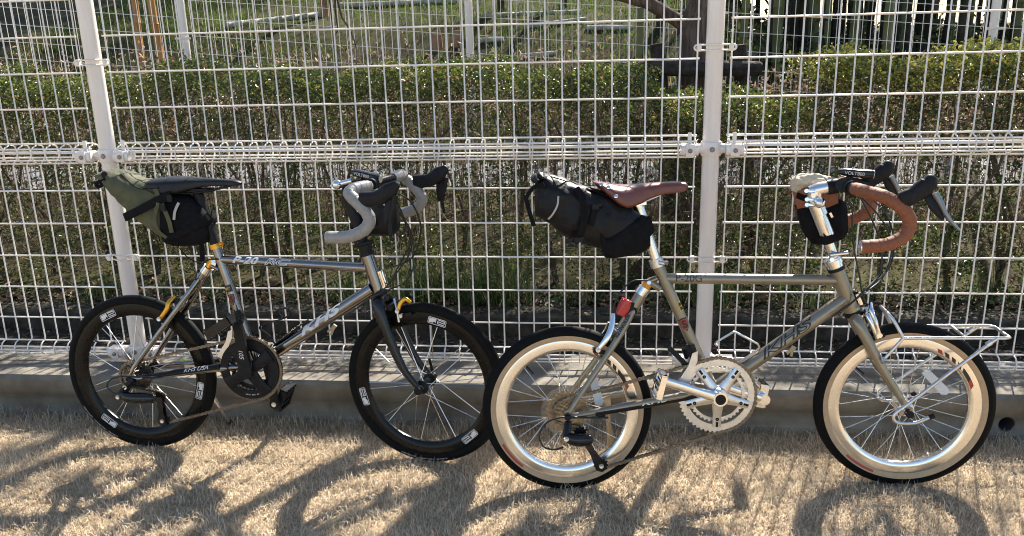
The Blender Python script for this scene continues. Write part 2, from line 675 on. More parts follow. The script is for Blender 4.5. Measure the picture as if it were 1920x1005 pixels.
# posts with their fittings
POST_R = 0.0265
for pi in (-40, -1, 38, 77):
    px = pi * PITCH
    b = MB()
    b.tube([V(px, 0, KERB_Z - 0.03), V(px, 0, ztop + 0.05)], POST_R, 28)
    post = obj('post', b, M_post, fence)
    c = MB()
    c.lathe([(0, 0.0267), (0, 0.030), (0.006, 0.030), (0.006, 0.0267)], V(px, 0, ZMB - 0.003), V(0, 0, 1), 24, closed=True)
    # middle collar and rail brackets
    for zc, hh, nm in ((0.893, 0.044, 'collar'), (0.190, 0.036, 'collar')):
        b = MB()
        b.lathe([(-hh / 2, 0.0268), (-hh / 2, 0.031), (-hh / 2 + .004, 0.0325), (hh / 2 - .004, 0.0325), (hh / 2, 0.031), (hh / 2, 0.0268)], V(px, 0, zc), V(0, 0, 1), 28, closed=True)
        for s in (-1, 1):
            b.tube([V(px + s * 0.030, -0.004, zc), V(px + s * 0.046, -0.010, zc)], [0.017, 0.013], 12)
        cl = obj(nm, b, M_post, post)
        b = MB()
        b.lathe([(0, 0.0085), (0.003, 0.0085), (0.005, 0.006), (0.005, 0.0001)], V(px, -0.0322, zc), V(0, -1, 0), 6)
        obj('bolt', b, M_bolt, post)
        for s in (-1, 1):
            b = MB()
            xc = px + s * 0.068
            b.tube([V(xc - 0.026, -0.02, zc), V(xc + 0.026, -0.02, zc)], 0.0185, 14, side=V(0, 1, 0), rb=0.026, power=3.2)
            b.box(V(xc, -0.046, zc), (0.026, 0.006, 0.036))
            if zc > 0.5:
                b.box(V(xc, -0.018, zc + 0.033), (0.012, 0.005, 0.036))
            obj('rail_bracket', b, M_post, post)
            b = MB()
            b.lathe([(0, 0.0075), (0.003, 0.0075), (0.0045, 0.005), (0.0045, 0.0001)], V(xc, -0.0492, zc - 0.001), V(0, -1, 0), 6)
            obj('bolt', b, M_bolt, post)
    # thin wire clips round the post
    for zc in (LOWER_ROWS[2] - 0.004, Z0 + ROWQ * 1.28):
        b = MB()
        w = 0.058
        loop = []
        for s in (-1, 1):
            for k in range(7):
                a = -math.pi / 2 + math.pi * k / 6
                loop.append(V(px + s * (w - 0.004 + 0.008 * math.cos(a)), -0.012, zc + 0.008 * math.sin(a) * s))
        b.tube(loop, 0.0027, 6, closed=True)
        for dz in (-0.008, 0.008):
            ar = [V(px + 0.0295 * math.sin(a), -0.0295 * math.cos(a), zc + dz) for a in np.linspace(-1.15, 1.15, 13)]
            b.tube(ar, 0.0026, 6)
        obj('wire_clip', b, M_white, post)
        for s in (-1, 1):
            b = MB()
            b.box(V(px + s * 0.048, -0.012, zc), (0.014, 0.012, 0.022))
            b.lathe([(0, 0.006), (0.004, 0.006), (0.004, 0.0001)], V(px + s * 0.048, -0.018, zc), V(0, -1, 0), 6)
            obj('clip_nut', b, M_white, post)

# ------------------------------------------------------------------ the second mesh fence beyond the hedge
f2y = 2.95
pA, pB = at_y(345, 60, f2y), at_y(880, 60, f2y)
SL = -0.083                                # the fence follows the falling ground
far = empty('far_mesh_fence', (float(pA[0]), f2y, float(terr(pA[0], f2y))))
tag(far, 'second white wire mesh fence on the grassy bank beyond the hedge', 'fence')
FO2 = np.array(far.location)
SHIFT[far.name] = FO2
step = float(pB[0] - pA[0])
pz0 = at_y(345, 72, f2y)[2]
FPX_POSTS = [at_y(q, 60, f2y)[0] for q in (-720, -190, 345, 880, 1347, 1862, 2400)]
for k in range(7):
    xk = FPX_POSTS[k]
    zb = float(terr(xk, f2y)) - 0.1
    b = MB()
    b.tube([V(xk, f2y, zb), V(xk, f2y, 2.6 + SL * (xk - pA[0]))], POST_R, 16)
    p = obj('post', b, M_post, far)
    for zz in (pz0 + SL * (xk - pA[0]), pz0 + 0.36 + SL * (xk - pA[0])):
        b = MB()
        b.tube([V(xk - 0.055, f2y - 0.03, zz), V(xk + 0.055, f2y - 0.03, zz)], 0.008, 6, side=V(0, 1, 0), rb=0.003)
        obj('wire_clip', b, M_white, p)
    if k == 6:
        break
    step = FPX_POSTS[k + 1] - xk
    b = MB()
    nv = int(step / PITCH) - 1
    off0 = (step - (nv - 1) * PITCH) / 2
    za = lambda x, dz: pz0 + SL * (x - pA[0]) + dz
    for i in range(nv):
        x = xk + off0 + i * PITCH
        b.tube([V(x, f2y, za(x, -0.95)), V(x, f2y, za(x, 1.1))], 0.0022, 4)
    xa, xb = xk + off0, xk + step - off0
    for q in range(-8, 10):
        dz = q * ROWQ + 0.02
        b.tube([V(xa, f2y - 0.004, za(xa, dz)), V(xb, f2y - 0.004, za(xb, dz))], 0.0025, 4)
    w = obj('mesh_panel', b, M_white, far)
    w['kind'] = 'stuff'

# ------------------------------------------------------------------ hedges
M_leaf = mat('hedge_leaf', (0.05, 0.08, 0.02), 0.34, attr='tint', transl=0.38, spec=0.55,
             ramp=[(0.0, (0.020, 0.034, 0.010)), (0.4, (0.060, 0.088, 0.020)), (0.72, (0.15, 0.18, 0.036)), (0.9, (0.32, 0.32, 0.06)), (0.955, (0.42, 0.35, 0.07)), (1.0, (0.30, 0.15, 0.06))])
M_twig = mat('hedge_twig', (0.10, 0.07, 0.045), 0.75, attr='tint',
             ramp=[(0.0, (0.035, 0.022, 0.014)), (0.55, (0.105, 0.066, 0.040)), (0.85, (0.22, 0.15, 0.10)), (1.0, (0.38, 0.30, 0.21))])
M_bark = mat('stem_bark', (0.055, 0.040, 0.028), 0.9, col2=(0.12, 0.09, 0.065), vscale=40, bump=0.5, bscale=120, stretch=(1, 1, 0.3))


def hedge(label, xa, xb, top, ya=0.92, yb=1.55, bright=0.0, leafL=(0.012, 0.021), dens=1.0, seed=1):
    r = np.random.default_rng(seed)
    root = empty('hedge', ((xa + xb) / 2, (ya + yb) / 2, 0.105))
    tag(root, label, 'hedge')
    loc = np.array(root.location)
    W = xb - xa

    def topz(x):
        return top + 0.030 * np.sin(x * 5.3 + seed) + 0.022 * np.sin(x * 13.1 + 2 * seed) + 0.015 * np.sin(x * 29)

    def frontx(x, z):
        return ya + 0.035 * np.sin(x * 6.1 + 4 * z) + 0.03 * np.sin(x * 17 + 9 * z)
    # stems
    ns = int(W / 0.26)
    for i in range(ns):
        x = xa + W * (i + 0.5) / ns + r.uniform(-.06, .06)
        y = r.uniform(ya + 0.12, ya + 0.5)
        b = MB()
        for k in range(int(r.integers(2, 5))):
            p = [V(x, y, 0.09), V(x + r.uniform(-.06, .06), y + r.uniform(-.05, .05), 0.38), V(x + r.uniform(-.14, .14), y + r.uniform(-.12, .12), 0.68), V(x + r.uniform(-.2, .2), y + r.uniform(-.15, .15), 0.95)]
            b.tube(smooth(p, 3), [r.uniform(.009, .016), .009, .0065, .003], 6)
        b.moved(lambda q: q - loc)
        obj('stem', b, M_bark, root)
    # twigs
    nt_ = int(2500 * W * dens / 2.2)
    a = np.stack([r.uniform(xa, xb, nt_), ya + np.abs(r.normal(0, 0.28, nt_)) + 0.03, r.uniform(0.14, top - 0.06, nt_) ** 1.0], 1)
    d = nrm(np.stack([r.normal(0, .75, nt_), r.normal(-0.25, .55, nt_), np.abs(r.normal(0.75, .55, nt_))], 1))
    ln = r.uniform(0.06, 0.26, nt_)[:, None]
    e = a + d * ln
    e[:, 2] = np.minimum(e[:, 2], topz(e[:, 0]) + 0.02)
    e[:, 1] = np.maximum(e[:, 1], frontx(e[:, 0], e[:, 2]) - 0.02)
    v, f = sticks_np(a, e, r.uniform(.0012, .0026, nt_), 0.0007, r.normal(0, .012, (nt_, 3)))
    tw = mesh_np('twigs', v - loc, f, M_twig, root, np.repeat(np.clip(r.normal(.5, .26, nt_), 0, 1), 9), True)
    tw['kind'] = 'stuff'
    # leaves: front shell, top shell and inside, in clumps
    def clumped(n, gen):
        m = n // 14
        c = gen(m)
        idx = r.integers(0, m, n)
        return c[idx] + r.normal(0, 1, (n, 3)) * np.array([[0.030, 0.028, 0.030]])

    def gen_front(m):
        x = r.uniform(xa, xb, m)
        z = 0.16 + (top - 0.18) * r.random(m) ** 0.85
        return np.stack([x, frontx(x, z) + np.abs(r.normal(0, .075, m)), z], 1)

    def gen_top(m):
        x = r.uniform(xa, xb, m)
        return np.stack([x, r.uniform(ya, yb, m), topz(x) - np.abs(r.normal(0, .05, m))], 1)

    def gen_in(m):
        return np.stack([r.uniform(xa, xb, m), r.uniform(ya + .1, yb - .05, m), r.uniform(0.2, top - .05, m)], 1)
    nf, ntp, ni = int(9000 * W * dens), int(7600 * W * dens), int(2200 * W * dens)
    pos = np.concatenate([clumped(nf, gen_front), clumped(ntp, gen_top), clumped(ni, gen_in)], 0)
    n = len(pos)
    istop = (np.arange(n) >= nf) & (np.arange(n) < nf + ntp)
    # keep within the clipped outline
    pos[:, 2] = np.minimum(pos[:, 2], topz(pos[:, 0]) + np.abs(r.normal(0, .018, n)))
    pos[:, 1] = np.maximum(pos[:, 1], frontx(pos[:, 0], pos[:, 2]) - np.abs(r.normal(0, .02, n)))
    keep = (pos[:, 2] > 0.13)
    # thin, woody zone below the clipped shoulder where stems show
    zone = np.exp(-((pos[:, 2] - 0.72) / 0.16) ** 2)
    vn = np.array([noise.noise(Vector((q[0] * 7.5, q[1] * 7.5 + seed, q[2] * 7.5))) + .5 * noise.noise(Vector((q[0] * 17, q[1] * 17, q[2] * 17 + seed))) for q in pos])
    keep &= (vn > -0.13 - 0.2 * istop) | (r.random(n) < .12)
    gaps = 0.5 + 0.5 * np.sin(pos[:, 0] * 9.3 + seed) * np.sin(pos[:, 0] * 3.1 + 1.3 * seed + pos[:, 2] * 6)
    keep &= ~((r.random(n) < 0.38 * zone * (0.35 + 0.65 * gaps)) & ~istop)
    pos = pos[keep]
    istop = istop[keep]
    n = len(pos)
    d = nrm(np.stack([r.normal(0, 1, n), r.normal(-.25, .8, n), r.normal(.35, .7, n)], 1))
    up = nrm(np.stack([r.normal(0, .6, n), r.normal(-.35, .6, n), np.abs(r.normal(.8, .5, n))], 1))
    L = r.uniform(leafL[0], leafL[1], n)
    v, f = leaves_np(pos, d, up, L, L * r.uniform(.48, .66, n))
    patch = 0.5 + 0.5 * np.sin(pos[:, 0] * 4.1 + seed) * np.sin(pos[:, 0] * 11 + pos[:, 1] * 7)
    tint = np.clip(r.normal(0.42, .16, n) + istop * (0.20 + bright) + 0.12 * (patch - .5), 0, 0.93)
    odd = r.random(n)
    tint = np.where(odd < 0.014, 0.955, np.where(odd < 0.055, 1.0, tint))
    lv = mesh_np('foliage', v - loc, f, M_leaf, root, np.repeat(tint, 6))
    lv['kind'] = 'stuff'
    return root


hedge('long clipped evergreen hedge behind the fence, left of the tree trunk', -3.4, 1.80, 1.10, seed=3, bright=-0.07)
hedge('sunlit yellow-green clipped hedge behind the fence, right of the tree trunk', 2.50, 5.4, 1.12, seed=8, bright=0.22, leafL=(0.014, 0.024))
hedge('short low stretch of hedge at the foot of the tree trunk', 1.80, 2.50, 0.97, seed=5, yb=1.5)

# ground cover and tufts at the foot of the hedge
M_green = mat('tuft_blade', (0.08, 0.13, 0.03), 0.6, attr='tint', transl=0.35, spec=0.25,
              ramp=[(0.0, (0.025, 0.045, 0.014)), (0.5, (0.07, 0.12, 0.03)), (0.8, (0.15, 0.20, 0.06)), (1.0, (0.36, 0.28, 0.16))])
VS, FS, TS, o = [], [], [], 0
for k in range(95):
    x = rng.uniform(-2.6, 4.6)
    if k < 26:
        x = rng.uniform(0.72, 1.25)
    elif k < 34:
        x = rng.uniform(1.9, 2.2)
    y = rng.uniform(0.74, 0.98)
    n = int(rng.integers(25, 80))
    big = rng.uniform(0.5, 1.0) if k > 33 else rng.uniform(0.8, 1.5)
    pos = np.stack([x + rng.normal(0, .035, n), y + rng.normal(0, .03, n), np.full(n, 0.10)], 1)
    pos[:, 1] = np.maximum(pos[:, 1], 0.715)
    L = rng.uniform(.08, .22, n) * big
    v, f = blades_np(pos, L, rng.uniform(.0025, .005, n), np.abs(rng.normal(.35, .3, n)), rng.uniform(0, 6.28, n), 0.9)
    VS.append(v)
    FS.append(f + o)
    TS.append(np.repeat(np.clip(rng.normal(.5, .2, n) + (rng.random(n) < .12) * .5, 0, 1), 6))
    o += len(v)
tf = mesh_np('grass_tufts', np.concatenate(VS), np.concatenate(FS), M_green, tint=np.concatenate(TS))
tf['kind'] = 'stuff'
tf['label'] = 'green weed tufts growing along the foot of the hedge'
tf['category'] = 'grass'
# fallen leaves and low weeds in the bed
n = 5200
pos = np.stack([rng.uniform(-3, 5, n), 0.73 + np.abs(rng.normal(0, .16, n)), 0.11 + np.abs(rng.normal(0, .012, n))], 1)
v, f = leaves_np(pos, np.stack([rng.normal(0, 1, n), rng.normal(0, 1, n), rng.normal(0, .35, n)], 1), np.stack([rng.normal(0, .5, n), rng.normal(-.3, .5, n), np.ones(n)], 1), rng.uniform(.02, .045, n), rng.uniform(.012, .024, n))
M_litter = mat('leaf_litter', (0.2, 0.12, 0.06), 0.8, attr='tint', ramp=[(0.0, (0.035, 0.055, 0.02)), (0.35, (0.06, 0.09, 0.03)), (0.4, (0.09, 0.05, 0.03)), (1.0, (0.26, 0.16, 0.09))])
lt = mesh_np('leaf_litter', v, f, M_litter, tint=np.repeat(rng.random(n), 6))
lt['kind'] = 'stuff'
lt['label'] = 'fallen leaves and low weeds under the hedge'
lt['category'] = 'leaf litter'

# crumbs of soil and dead leaves on the strip behind the fence
n = 4200
pos = np.stack([rng.uniform(-2.5, 4.5, n), rng.uniform(.11, .74, n), np.full(n, .037)], 1)
pos[:, 2] = np.where(pos[:, 1] > .61, .127, .037) + np.abs(rng.normal(0, .003, n))
v, f = leaves_np(pos, np.stack([rng.normal(0, 1, n), rng.normal(0, 1, n), rng.normal(0, .15, n)], 1), np.stack([rng.normal(0, .25, n), rng.normal(0, .25, n), np.ones(n)], 1), rng.uniform(.008, .03, n), rng.uniform(.006, .014, n))
sc = mesh_np('strip_litter', v, f, M_litter, tint=np.repeat(rng.random(n), 6))
sc['kind'] = 'stuff'
sc['label'] = 'dead leaves scattered on the dark strip behind the fence'
sc['category'] = 'leaf litter'

# ------------------------------------------------------------------ the tree behind the hedge
M_trunk = mat('tree_bark', (0.040, 0.026, 0.018), 0.95, col2=(0.15, 0.105, 0.078), vscale=55, vdetail=9, bump=1.0, bscale=75, stretch=(1, 1, 0.14))
M_tleaf = mat('tree_leaf', (0.06, 0.10, 0.03), 0.4, attr='tint', transl=0.3, ramp=[(0, (0.03, 0.055, 0.015)), (0.6, (0.07, 0.11, 0.03)), (1, (0.16, 0.18, 0.05))])
TY = 1.95
tb = at_y(1300, 150, TY)
tree = empty('tree', (float(tb[0]), TY, 0.1))
tag(tree, 'brown-barked tree forking just above the hedge, held by a log support', 'tree')
tl = np.array(tree.location)
b = MB()
x0 = tb[0]
b.tube(smooth([V(x0 + 0.01, TY, 0.02), V(x0 + 0.005, TY, 0.5), V(x0, TY, 0.95), V(x0 + 0.01, TY, 1.20), V(x0 + 0.05, TY + 0.02, 1.45)], 4), [0.115, 0.098, 0.088, 0.090, 0.075], 16)
b.moved(lambda q: q + 0.006 * np.array([math.sin(q[2] * 31 + q[0] * 90), math.cos(q[2] * 27 + q[1] * 80), 0]) - tl)
obj('trunk', b, M_trunk, tree)
br = random.Random(5)
TIPS = []


def limb(p, d, L, r, depth, mbb):
    n = 5
    pts = [p]
    q, dd = p.copy(), unit(d)
    for i in range(n):
        dd = unit(dd + V(br.gauss(0, .13), br.gauss(0, .13), br.gauss(0.035, .10)))
        q = q + dd * L / n
        pts.append(q)
    mbb.tube(smooth(pts, 2), [r, r * 0.82, r * 0.55], 10 if r > .03 else 6)
    if depth == 0:
        TIPS.append((pts[-1], dd))
        TIPS.append((pts[-3], dd))
        return
    k = 3 if depth > 1 else 4
    for i in range(k):
        bp = pts[2 + int((len(pts) - 3) * (i + 1) / k)]
        nd = unit(dd + V(br.gauss(0, .62), br.gauss(0, .62), br.gauss(0.12, .35)))
        limb(bp, nd, L * br.uniform(.55, .78), r * br.uniform(.42, .58), depth - 1, mbb)


fork = V(x0 + 0.02, TY, 1.22)
fork2 = V(x0 + 0.045, TY + 0.02, 1.42)
for fk, d, L, r in ((fork, V(-1.0, 0.05, 0.62), 1.5, .036), (fork2, V(0.75, 0.1, .62), 1.3, .045), (fork2, V(0.12, .2, 1), 1.5, .062), (fork2, V(-.5, -.25, 1.0), 1.5, .045), (fork2, V(-.9, -.2, .75), 1.9, .045)):
    lb = MB()
    limb(fk + unit(d) * 0.02, d, L, r, 3, lb)
    lb.moved(lambda q: q - tl)
    obj('limb', lb, M_trunk, tree)
P, D = [], []
for p, d in TIPS:
    m = 26
    P.append(p + np.random.default_rng(len(P)).normal(0, .12, (m, 3)))
    D.append(np.tile(d, (m, 1)))
P, D = np.concatenate(P), np.concatenate(D)
keep = P[:, 2] > 1.75
P, D = P[keep], D[keep]
n = len(P)
v, f = leaves_np(P, D + rng.normal(0, .7, (n, 3)), rng.normal(0, .5, (n, 3)) + np.array([[0, 0, 1]]), rng.uniform(.035, .065, n), rng.uniform(.016, .028, n))
cr_ = mesh_np('crown', v - tl, f, M_tleaf, tree, np.repeat(rng.random(n), 6))
cr_['kind'] = 'stuff'

# log support frame round the trunk
M_log = mat('weathered_log', (0.014, 0.010, 0.008), 0.95, col2=(0.06, 0.047, 0.038), vscale=30, vdetail=8, bump=0.8, bscale=90)
sy = 1.78
sup = empty('tree_support', (float(tb[0]), sy, 0.1))
tag(sup, 'weathered dark log frame bracing the tree trunk', 'tree support')
SHIFT[sup.name] = np.array(sup.location)
for (xa, ya, xb, yb, r) in ((1232, 82, 1240, 175, .040), (1386, 84, 1392, 178, .038)):
    a, c = at_y(xa, ya, sy + .05), at_y(xb, yb, sy + .05)
    dirn = unit(c - a)
    foot = c + dirn * ((c[2] - 0.05) / max(-dirn[2], .2))
    b = MB()
    b.tube([a, a + (foot - a) * .3, foot], [r * .96, r, r * 1.05], 14)
    obj('stake', b, M_log, sup)
a, c = at_y(1196, 128, sy - .03), at_y(1428, 129, sy - .03)
b = MB()
b.tube([a, a + (c - a) * .02, a + (c - a) * .5, a + (c - a) * .98, c], [.030, .037, .040, .037, .030], 14)
obj('crossbar', b, M_log, sup)

# ------------------------------------------------------------------ the bank beyond: grass, bamboo, logs
n = 190000
x = rng.uniform(-6, 9, n)
y = 5.2 + 12 * rng.random(n) ** 1.4
pos = np.stack([x, y, terr(x, y) - .01], 1)
gm = np.sin(x * 1.3 + 2 * np.sin(y * .8)) * np.sin(y * 1.1 + x * .6)
keepm = rng.random(n) < np.clip(.65 + .5 * gm, .1, 1)
pos, gm = pos[keepm], gm[keepm]
n = len(pos)
v, f = blades_np(pos, rng.uniform(.05, .15, n), rng.uniform(.005, .010, n), np.abs(rng.normal(.5, .35, n)), rng.uniform(0, 6.28, n), .8)
M_bankg = mat('bank_grass', (0.1, 0.16, 0.04), 0.9, attr='tint', transl=0.4, spec=0.05,
              ramp=[(0.0, (0.03, 0.055, 0.012)), (0.55, (0.075, 0.13, 0.022)), (0.82, (0.14, 0.19, 0.04)), (0.93, (0.30, 0.23, 0.12)), (1.0, (0.38, 0.29, 0.17))])
bgm = mesh_np('bank_grass', v, f, M_bankg, tint=np.repeat(np.clip(rng.normal(.55, .24, n) + .16 * gm, 0, 1), 6))
bgm['kind'] = 'stuff'
bgm['label'] = 'patchy green and straw grass on the bank beyond the far fence'
bgm['category'] = 'grass'
# dry weed stalks right behind the hedge
n = 1900
x = rng.uniform(-4, 5, n)
y = rng.uniform(2.1, 3.4, n)
a = np.stack([x, y, terr(x, y)], 1)
hgt = rng.uniform(.62, 1.16, n) * np.where(x > 1.7, .82, 1.0)
e = a + np.stack([rng.normal(0, .06, n), rng.normal(0, .06, n), hgt], 1)
v, f = sticks_np(a, e, .0022, .001, rng.normal(0, .02, (n, 3)))
nl = 13000
li = rng.integers(0, n, nl)
lp = a[li] + (e[li] - a[li]) * rng.uniform(.72, 1, (nl, 1)) + rng.normal(0, .012, (nl, 3))
M_dry = mat('dry_weed', (0.3, 0.2, 0.1), 0.8, attr='tint', transl=.25, ramp=[(0, (.16, .10, .06)), (.5, (.36, .25, .16)), (1, (.56, .42, .30))])
v2, f2 = leaves_np(lp, rng.normal(0, 1, (nl, 3)), rng.normal(0, 1, (nl, 3)), rng.uniform(.018, .045, nl), rng.uniform(.007, .016, nl))
dw = mesh_np('dry_weeds', np.concatenate([v, v2]), np.concatenate([f, f2 + len(v)]), M_dry, tint=np.concatenate([np.repeat(rng.random(n), 9), np.repeat(rng.random(nl), 6)]))
dw['kind'] = 'stuff'
dw['label'] = 'dry brown weed stalks standing behind the hedge'
dw['category'] = 'weeds'

M_bam = mat('bamboo_green', (0.085, 0.095, 0.032), 0.5, col2=(0.135, 0.135, 0.055), vscale=7, stretch=(1, 1, .3), spec=.2)
M_bamdark = mat('bamboo_old', (0.022, 0.020, 0.013), 0.7, col2=(0.055, 0.047, 0.028), vscale=7, stretch=(1, 1, .3), spec=.1)
M_bamor = mat('bamboo_orange', (0.40, 0.19, 0.045), 0.5, col2=(0.26, 0.11, 0.03), vscale=9, stretch=(1, 1, .3))
M_loggrey = mat('bleached_culm', (0.22, 0.20, 0.165), 0.8, col2=(0.40, 0.37, 0.32), vscale=9)
M_reddish = mat('red_brown_pole', (0.20, 0.095, 0.055), 0.7, col2=(0.12, 0.06, 0.04), vscale=12)
M_wood = mat('cut_stump', (0.30, 0.17, 0.09), 0.8, col2=(0.2, 0.11, 0.06), vscale=14)


def culm(p, q, r, nodes=10, taper=0.75):
    """jointed bamboo pole"""
    b = MB()
    p, q = np.asarray(p, float), np.asarray(q, float)
    pts, rr = [], []
    for i in range(nodes):
        for u, k in ((0.0, 1.12), (0.04, 0.98), (0.96, 0.98)):
            t = (i + u) / nodes
            pts.append(p + (q - p) * t)
            rr.append(r * k * (1 - (1 - taper) * t))
    m = len(pts)
    T = unit(q - p)
    a = V(1, 0, 0) if abs(T[0]) < .8 else V(0, 0, 1)
    s = unit(np.cross(T, a))
    w = np.cross(T, s)
    R = [[pts[i] + (s * math.cos(2 * math.pi * j / 10) + w * math.sin(2 * math.pi * j / 10)) * rr[i] for j in range(10)] for i in range(m)]
    b.rings(R)
    return b


def bamboo(px, dist_y, r, m, label, top=5.5, lean=0.05, group=None, leafy=True, name='bamboo', cat='bamboo'):
    d = ray(px, 40)
    X = CAM[0] + d[0] * (dist_y - CAM[1]) / d[1]
    z = float(terr(X, dist_y)) - 0.08
    root = empty(name, (float(X), dist_y, z))
    tag(root, label, cat, group)
    p = V(0, 0, 0)
    q = V(random.uniform(-lean, lean) * top, random.uniform(-lean, lean) * top, top)
    cb_ = culm(p, q, r, max(3, int(top / .3)), .55 if top > 3 else .95)
    obj('culm', cb_, m, root)
    if leafy:
        nl = 620
        t = rng.uniform(.55, 1.0, nl)[:, None]
        P_ = p + (q - p) * t + rng.normal(0, .38, (nl, 3))
        v, f = leaves_np(P_, rng.normal(0, 1, (nl, 3)) + np.array([[0, 0, -.5]]), rng.normal(0, .6, (nl, 3)) + np.array([[0, 0, 1]]), rng.uniform(.08, .15, nl), rng.uniform(.014, .022, nl))
        lo = mesh_np('foliage', v, f, M_tleaf, root, np.repeat(rng.random(nl), 6))
        lo['kind'] = 'stuff'
    return root


def pole(name, a, c, r, m, label, cat, nodes=7):
    root = empty(name, tuple(map(float, (np.asarray(a) + np.asarray(c)) / 2)))
    bb = culm(np.asarray(a) - np.array(root.location), np.asarray(c) - np.array(root.location), r, nodes, .85)
    COLo = obj(name, bb, m)
    COLo.location = root.location
    bpy.data.objects.remove(root)
    tag(COLo, label, cat)
    return COLo


n = 26000
x = rng.uniform(2.6, 16, n)
y = rng.uniform(6.5, 22, n)
pos = np.stack([x, y, terr(x, y) + np.abs(rng.normal(0, .30, n))], 1)
pos[:, 2] = np.where(x < 4.2, np.minimum(pos[:, 2], terr(x, y) + .12), pos[:, 2])
v, f = leaves_np(pos, rng.normal(0, 1, (n, 3)), rng.normal(0, .6, (n, 3)) + np.array([[0, 0, 1]]), rng.uniform(.10, .20, n), rng.uniform(.04, .08, n))
M_under = mat('undergrowth_leaf', (0.03, 0.04, 0.02), 0.6, attr='tint', transl=.2, spec=.2, ramp=[(0, (.02, .028, .012)), (.6, (.045, .06, .022)), (.85, (.10, .11, .035)), (1, (.16, .11, .06))])
ug = mesh_np('undergrowth', v, f, M_under, tint=np.repeat(rng.random(n), 6))
ug['kind'] = 'stuff'
ug['label'] = 'dark leafy undergrowth on the floor of the bamboo grove'
ug['category'] = 'undergrowth'
GRP = 'bamboo culms of the grove at the top right'
for k in range(135):
    px = random.uniform(1440, 2000) if k > 5 else random.uniform(1390, 1450)
    yy = random.uniform(8.0, 22)
    bamboo(px, yy, random.uniform(.030, .058), M_bamdark if random.random() < .62 else M_bam, 'dark bamboo culm in the dense grove at the top right', top=random.uniform(5, 7.5), group=GRP, leafy=(k % 8 == 0))
bamboo(1195, 5.5, .034, M_bam, 'olive bamboo culm just left of the braced tree trunk', top=5, leafy=False)
bamboo(1668, 6.2, .046, M_bam, 'olive green bamboo culm standing before the dark grove', top=5, leafy=False)
bamboo(940, 8.5, .05, M_bamdark, 'dark upright culm on the bank right of the middle far post', top=6)
bamboo(1057, 9.0, .042, M_bamdark, 'dark slim culm on the bank between the far post and the olive culm', top=6)
bamboo(1240, 8.0, .06, M_bamdark, 'thick dark culm on the bank behind the braced tree trunk', top=6)
bamboo(1390, 7.0, .045, M_bam, 'green bamboo culm on the bank right of the braced tree', top=6)
bamboo(1460, 7.4, .045, M_bam, 'green bamboo culm at the left edge of the grove', top=6)
bamboo(298, 5.5, .038, M_bamor, 'short orange bamboo stake beyond the far fence, right of its pair', top=2.0, leafy=False, name='stake', cat='stake')
bamboo(252, 5.9, .036, M_bamor, 'short orange-brown bamboo stake beyond the far fence, left of its pair', top=2.1, leafy=False, name='stake', cat='stake')
bamboo(610, 9.0, .055, M_wood, 'reddish brown post on the bank at the top edge', top=1.4, leafy=False, name='stake', cat='stake')


def lying(px0, py0, px1, py1, r, m, label, name='log', cat='log', dz=-0.02):
    """something lying on the bank: march each pixel ray until it meets the ground"""
    def hit(px, py):
        d = ray(px, py)
        t = 5.6
        while t < 40:
            p = CAM + d * t
            if p[2] < terr(p[0], p[1]) + 0.02:
                return p
            t += 0.05
        return CAM + d * 16
    a, c = hit(px0, py0), hit(px1, py1)
    a = V(a[0], a[1], float(terr(a[0], a[1])) + r + dz)
    c = V(c[0], c[1], float(terr(c[0], c[1])) + r + dz)
    return pole(name, a, c, r * .8, m, label, cat)


lying(425, 52, 600, 30, .055, M_loggrey, 'pale bleached culm lying on the bank, highest one at the left', 'fallen_culm', 'bamboo')
lying(640, 12, 860, 4, .05, M_loggrey, 'pale culm lying along the bank at the top edge', 'fallen_culm', 'bamboo')
lying(905, 32, 1090, 24, .045, M_loggrey, 'pale culm lying on sunlit grass right of the middle far post', 'fallen_culm', 'bamboo')
lying(985, 54, 1100, 38, .04, M_loggrey, 'thin pale culm lying below the sunlit one on the bank', 'fallen_culm', 'bamboo')
lying(900, 80, 945, 76, .04, M_loggrey, 'short grey culm piece lying by the middle far post', 'fallen_culm', 'bamboo')
lying(975, 108, 1045, 100, .04, M_loggrey, 'grey culm piece lying just behind the hedge top', 'fallen_culm', 'bamboo')
lying(1100, 55, 1185, 53, .04, M_loggrey, 'grey culm lying left of the olive bamboo', 'fallen_culm', 'bamboo')
lying(1500, 35, 1648, 62, .05, M_reddish, 'red-brown pole leaning across the grove edge', 'fallen_pole', 'pole', dz=.25)
lying(1470, 98, 1505, 96, .05, M_loggrey, 'grey log lying behind the right hedge', 'fallen_culm', 'bamboo')
for (px, py, lab) in ((820, 78, 'left one of the two cut brown stumps on the bank'), (858, 75, 'right one of the two cut brown stumps on the bank')):
    d = ray(px, py + 12)
    t = 5.6
    while t < 40 and (CAM + d * t)[2] > terr((CAM + d * t)[0], (CAM + d * t)[1]):
        t += .05
    p = CAM + d * t
    b = MB()
    b.tube([V(0, 0, -.1), V(0, 0, .1), V(0.005, 0, .16)], [.075, .065, .06], 14)
    s = obj('stump', b, M_wood)
    s.location = (float(p[0]), float(p[1]), float(terr(p[0], p[1])))
    tag(s, lab, 'stump')

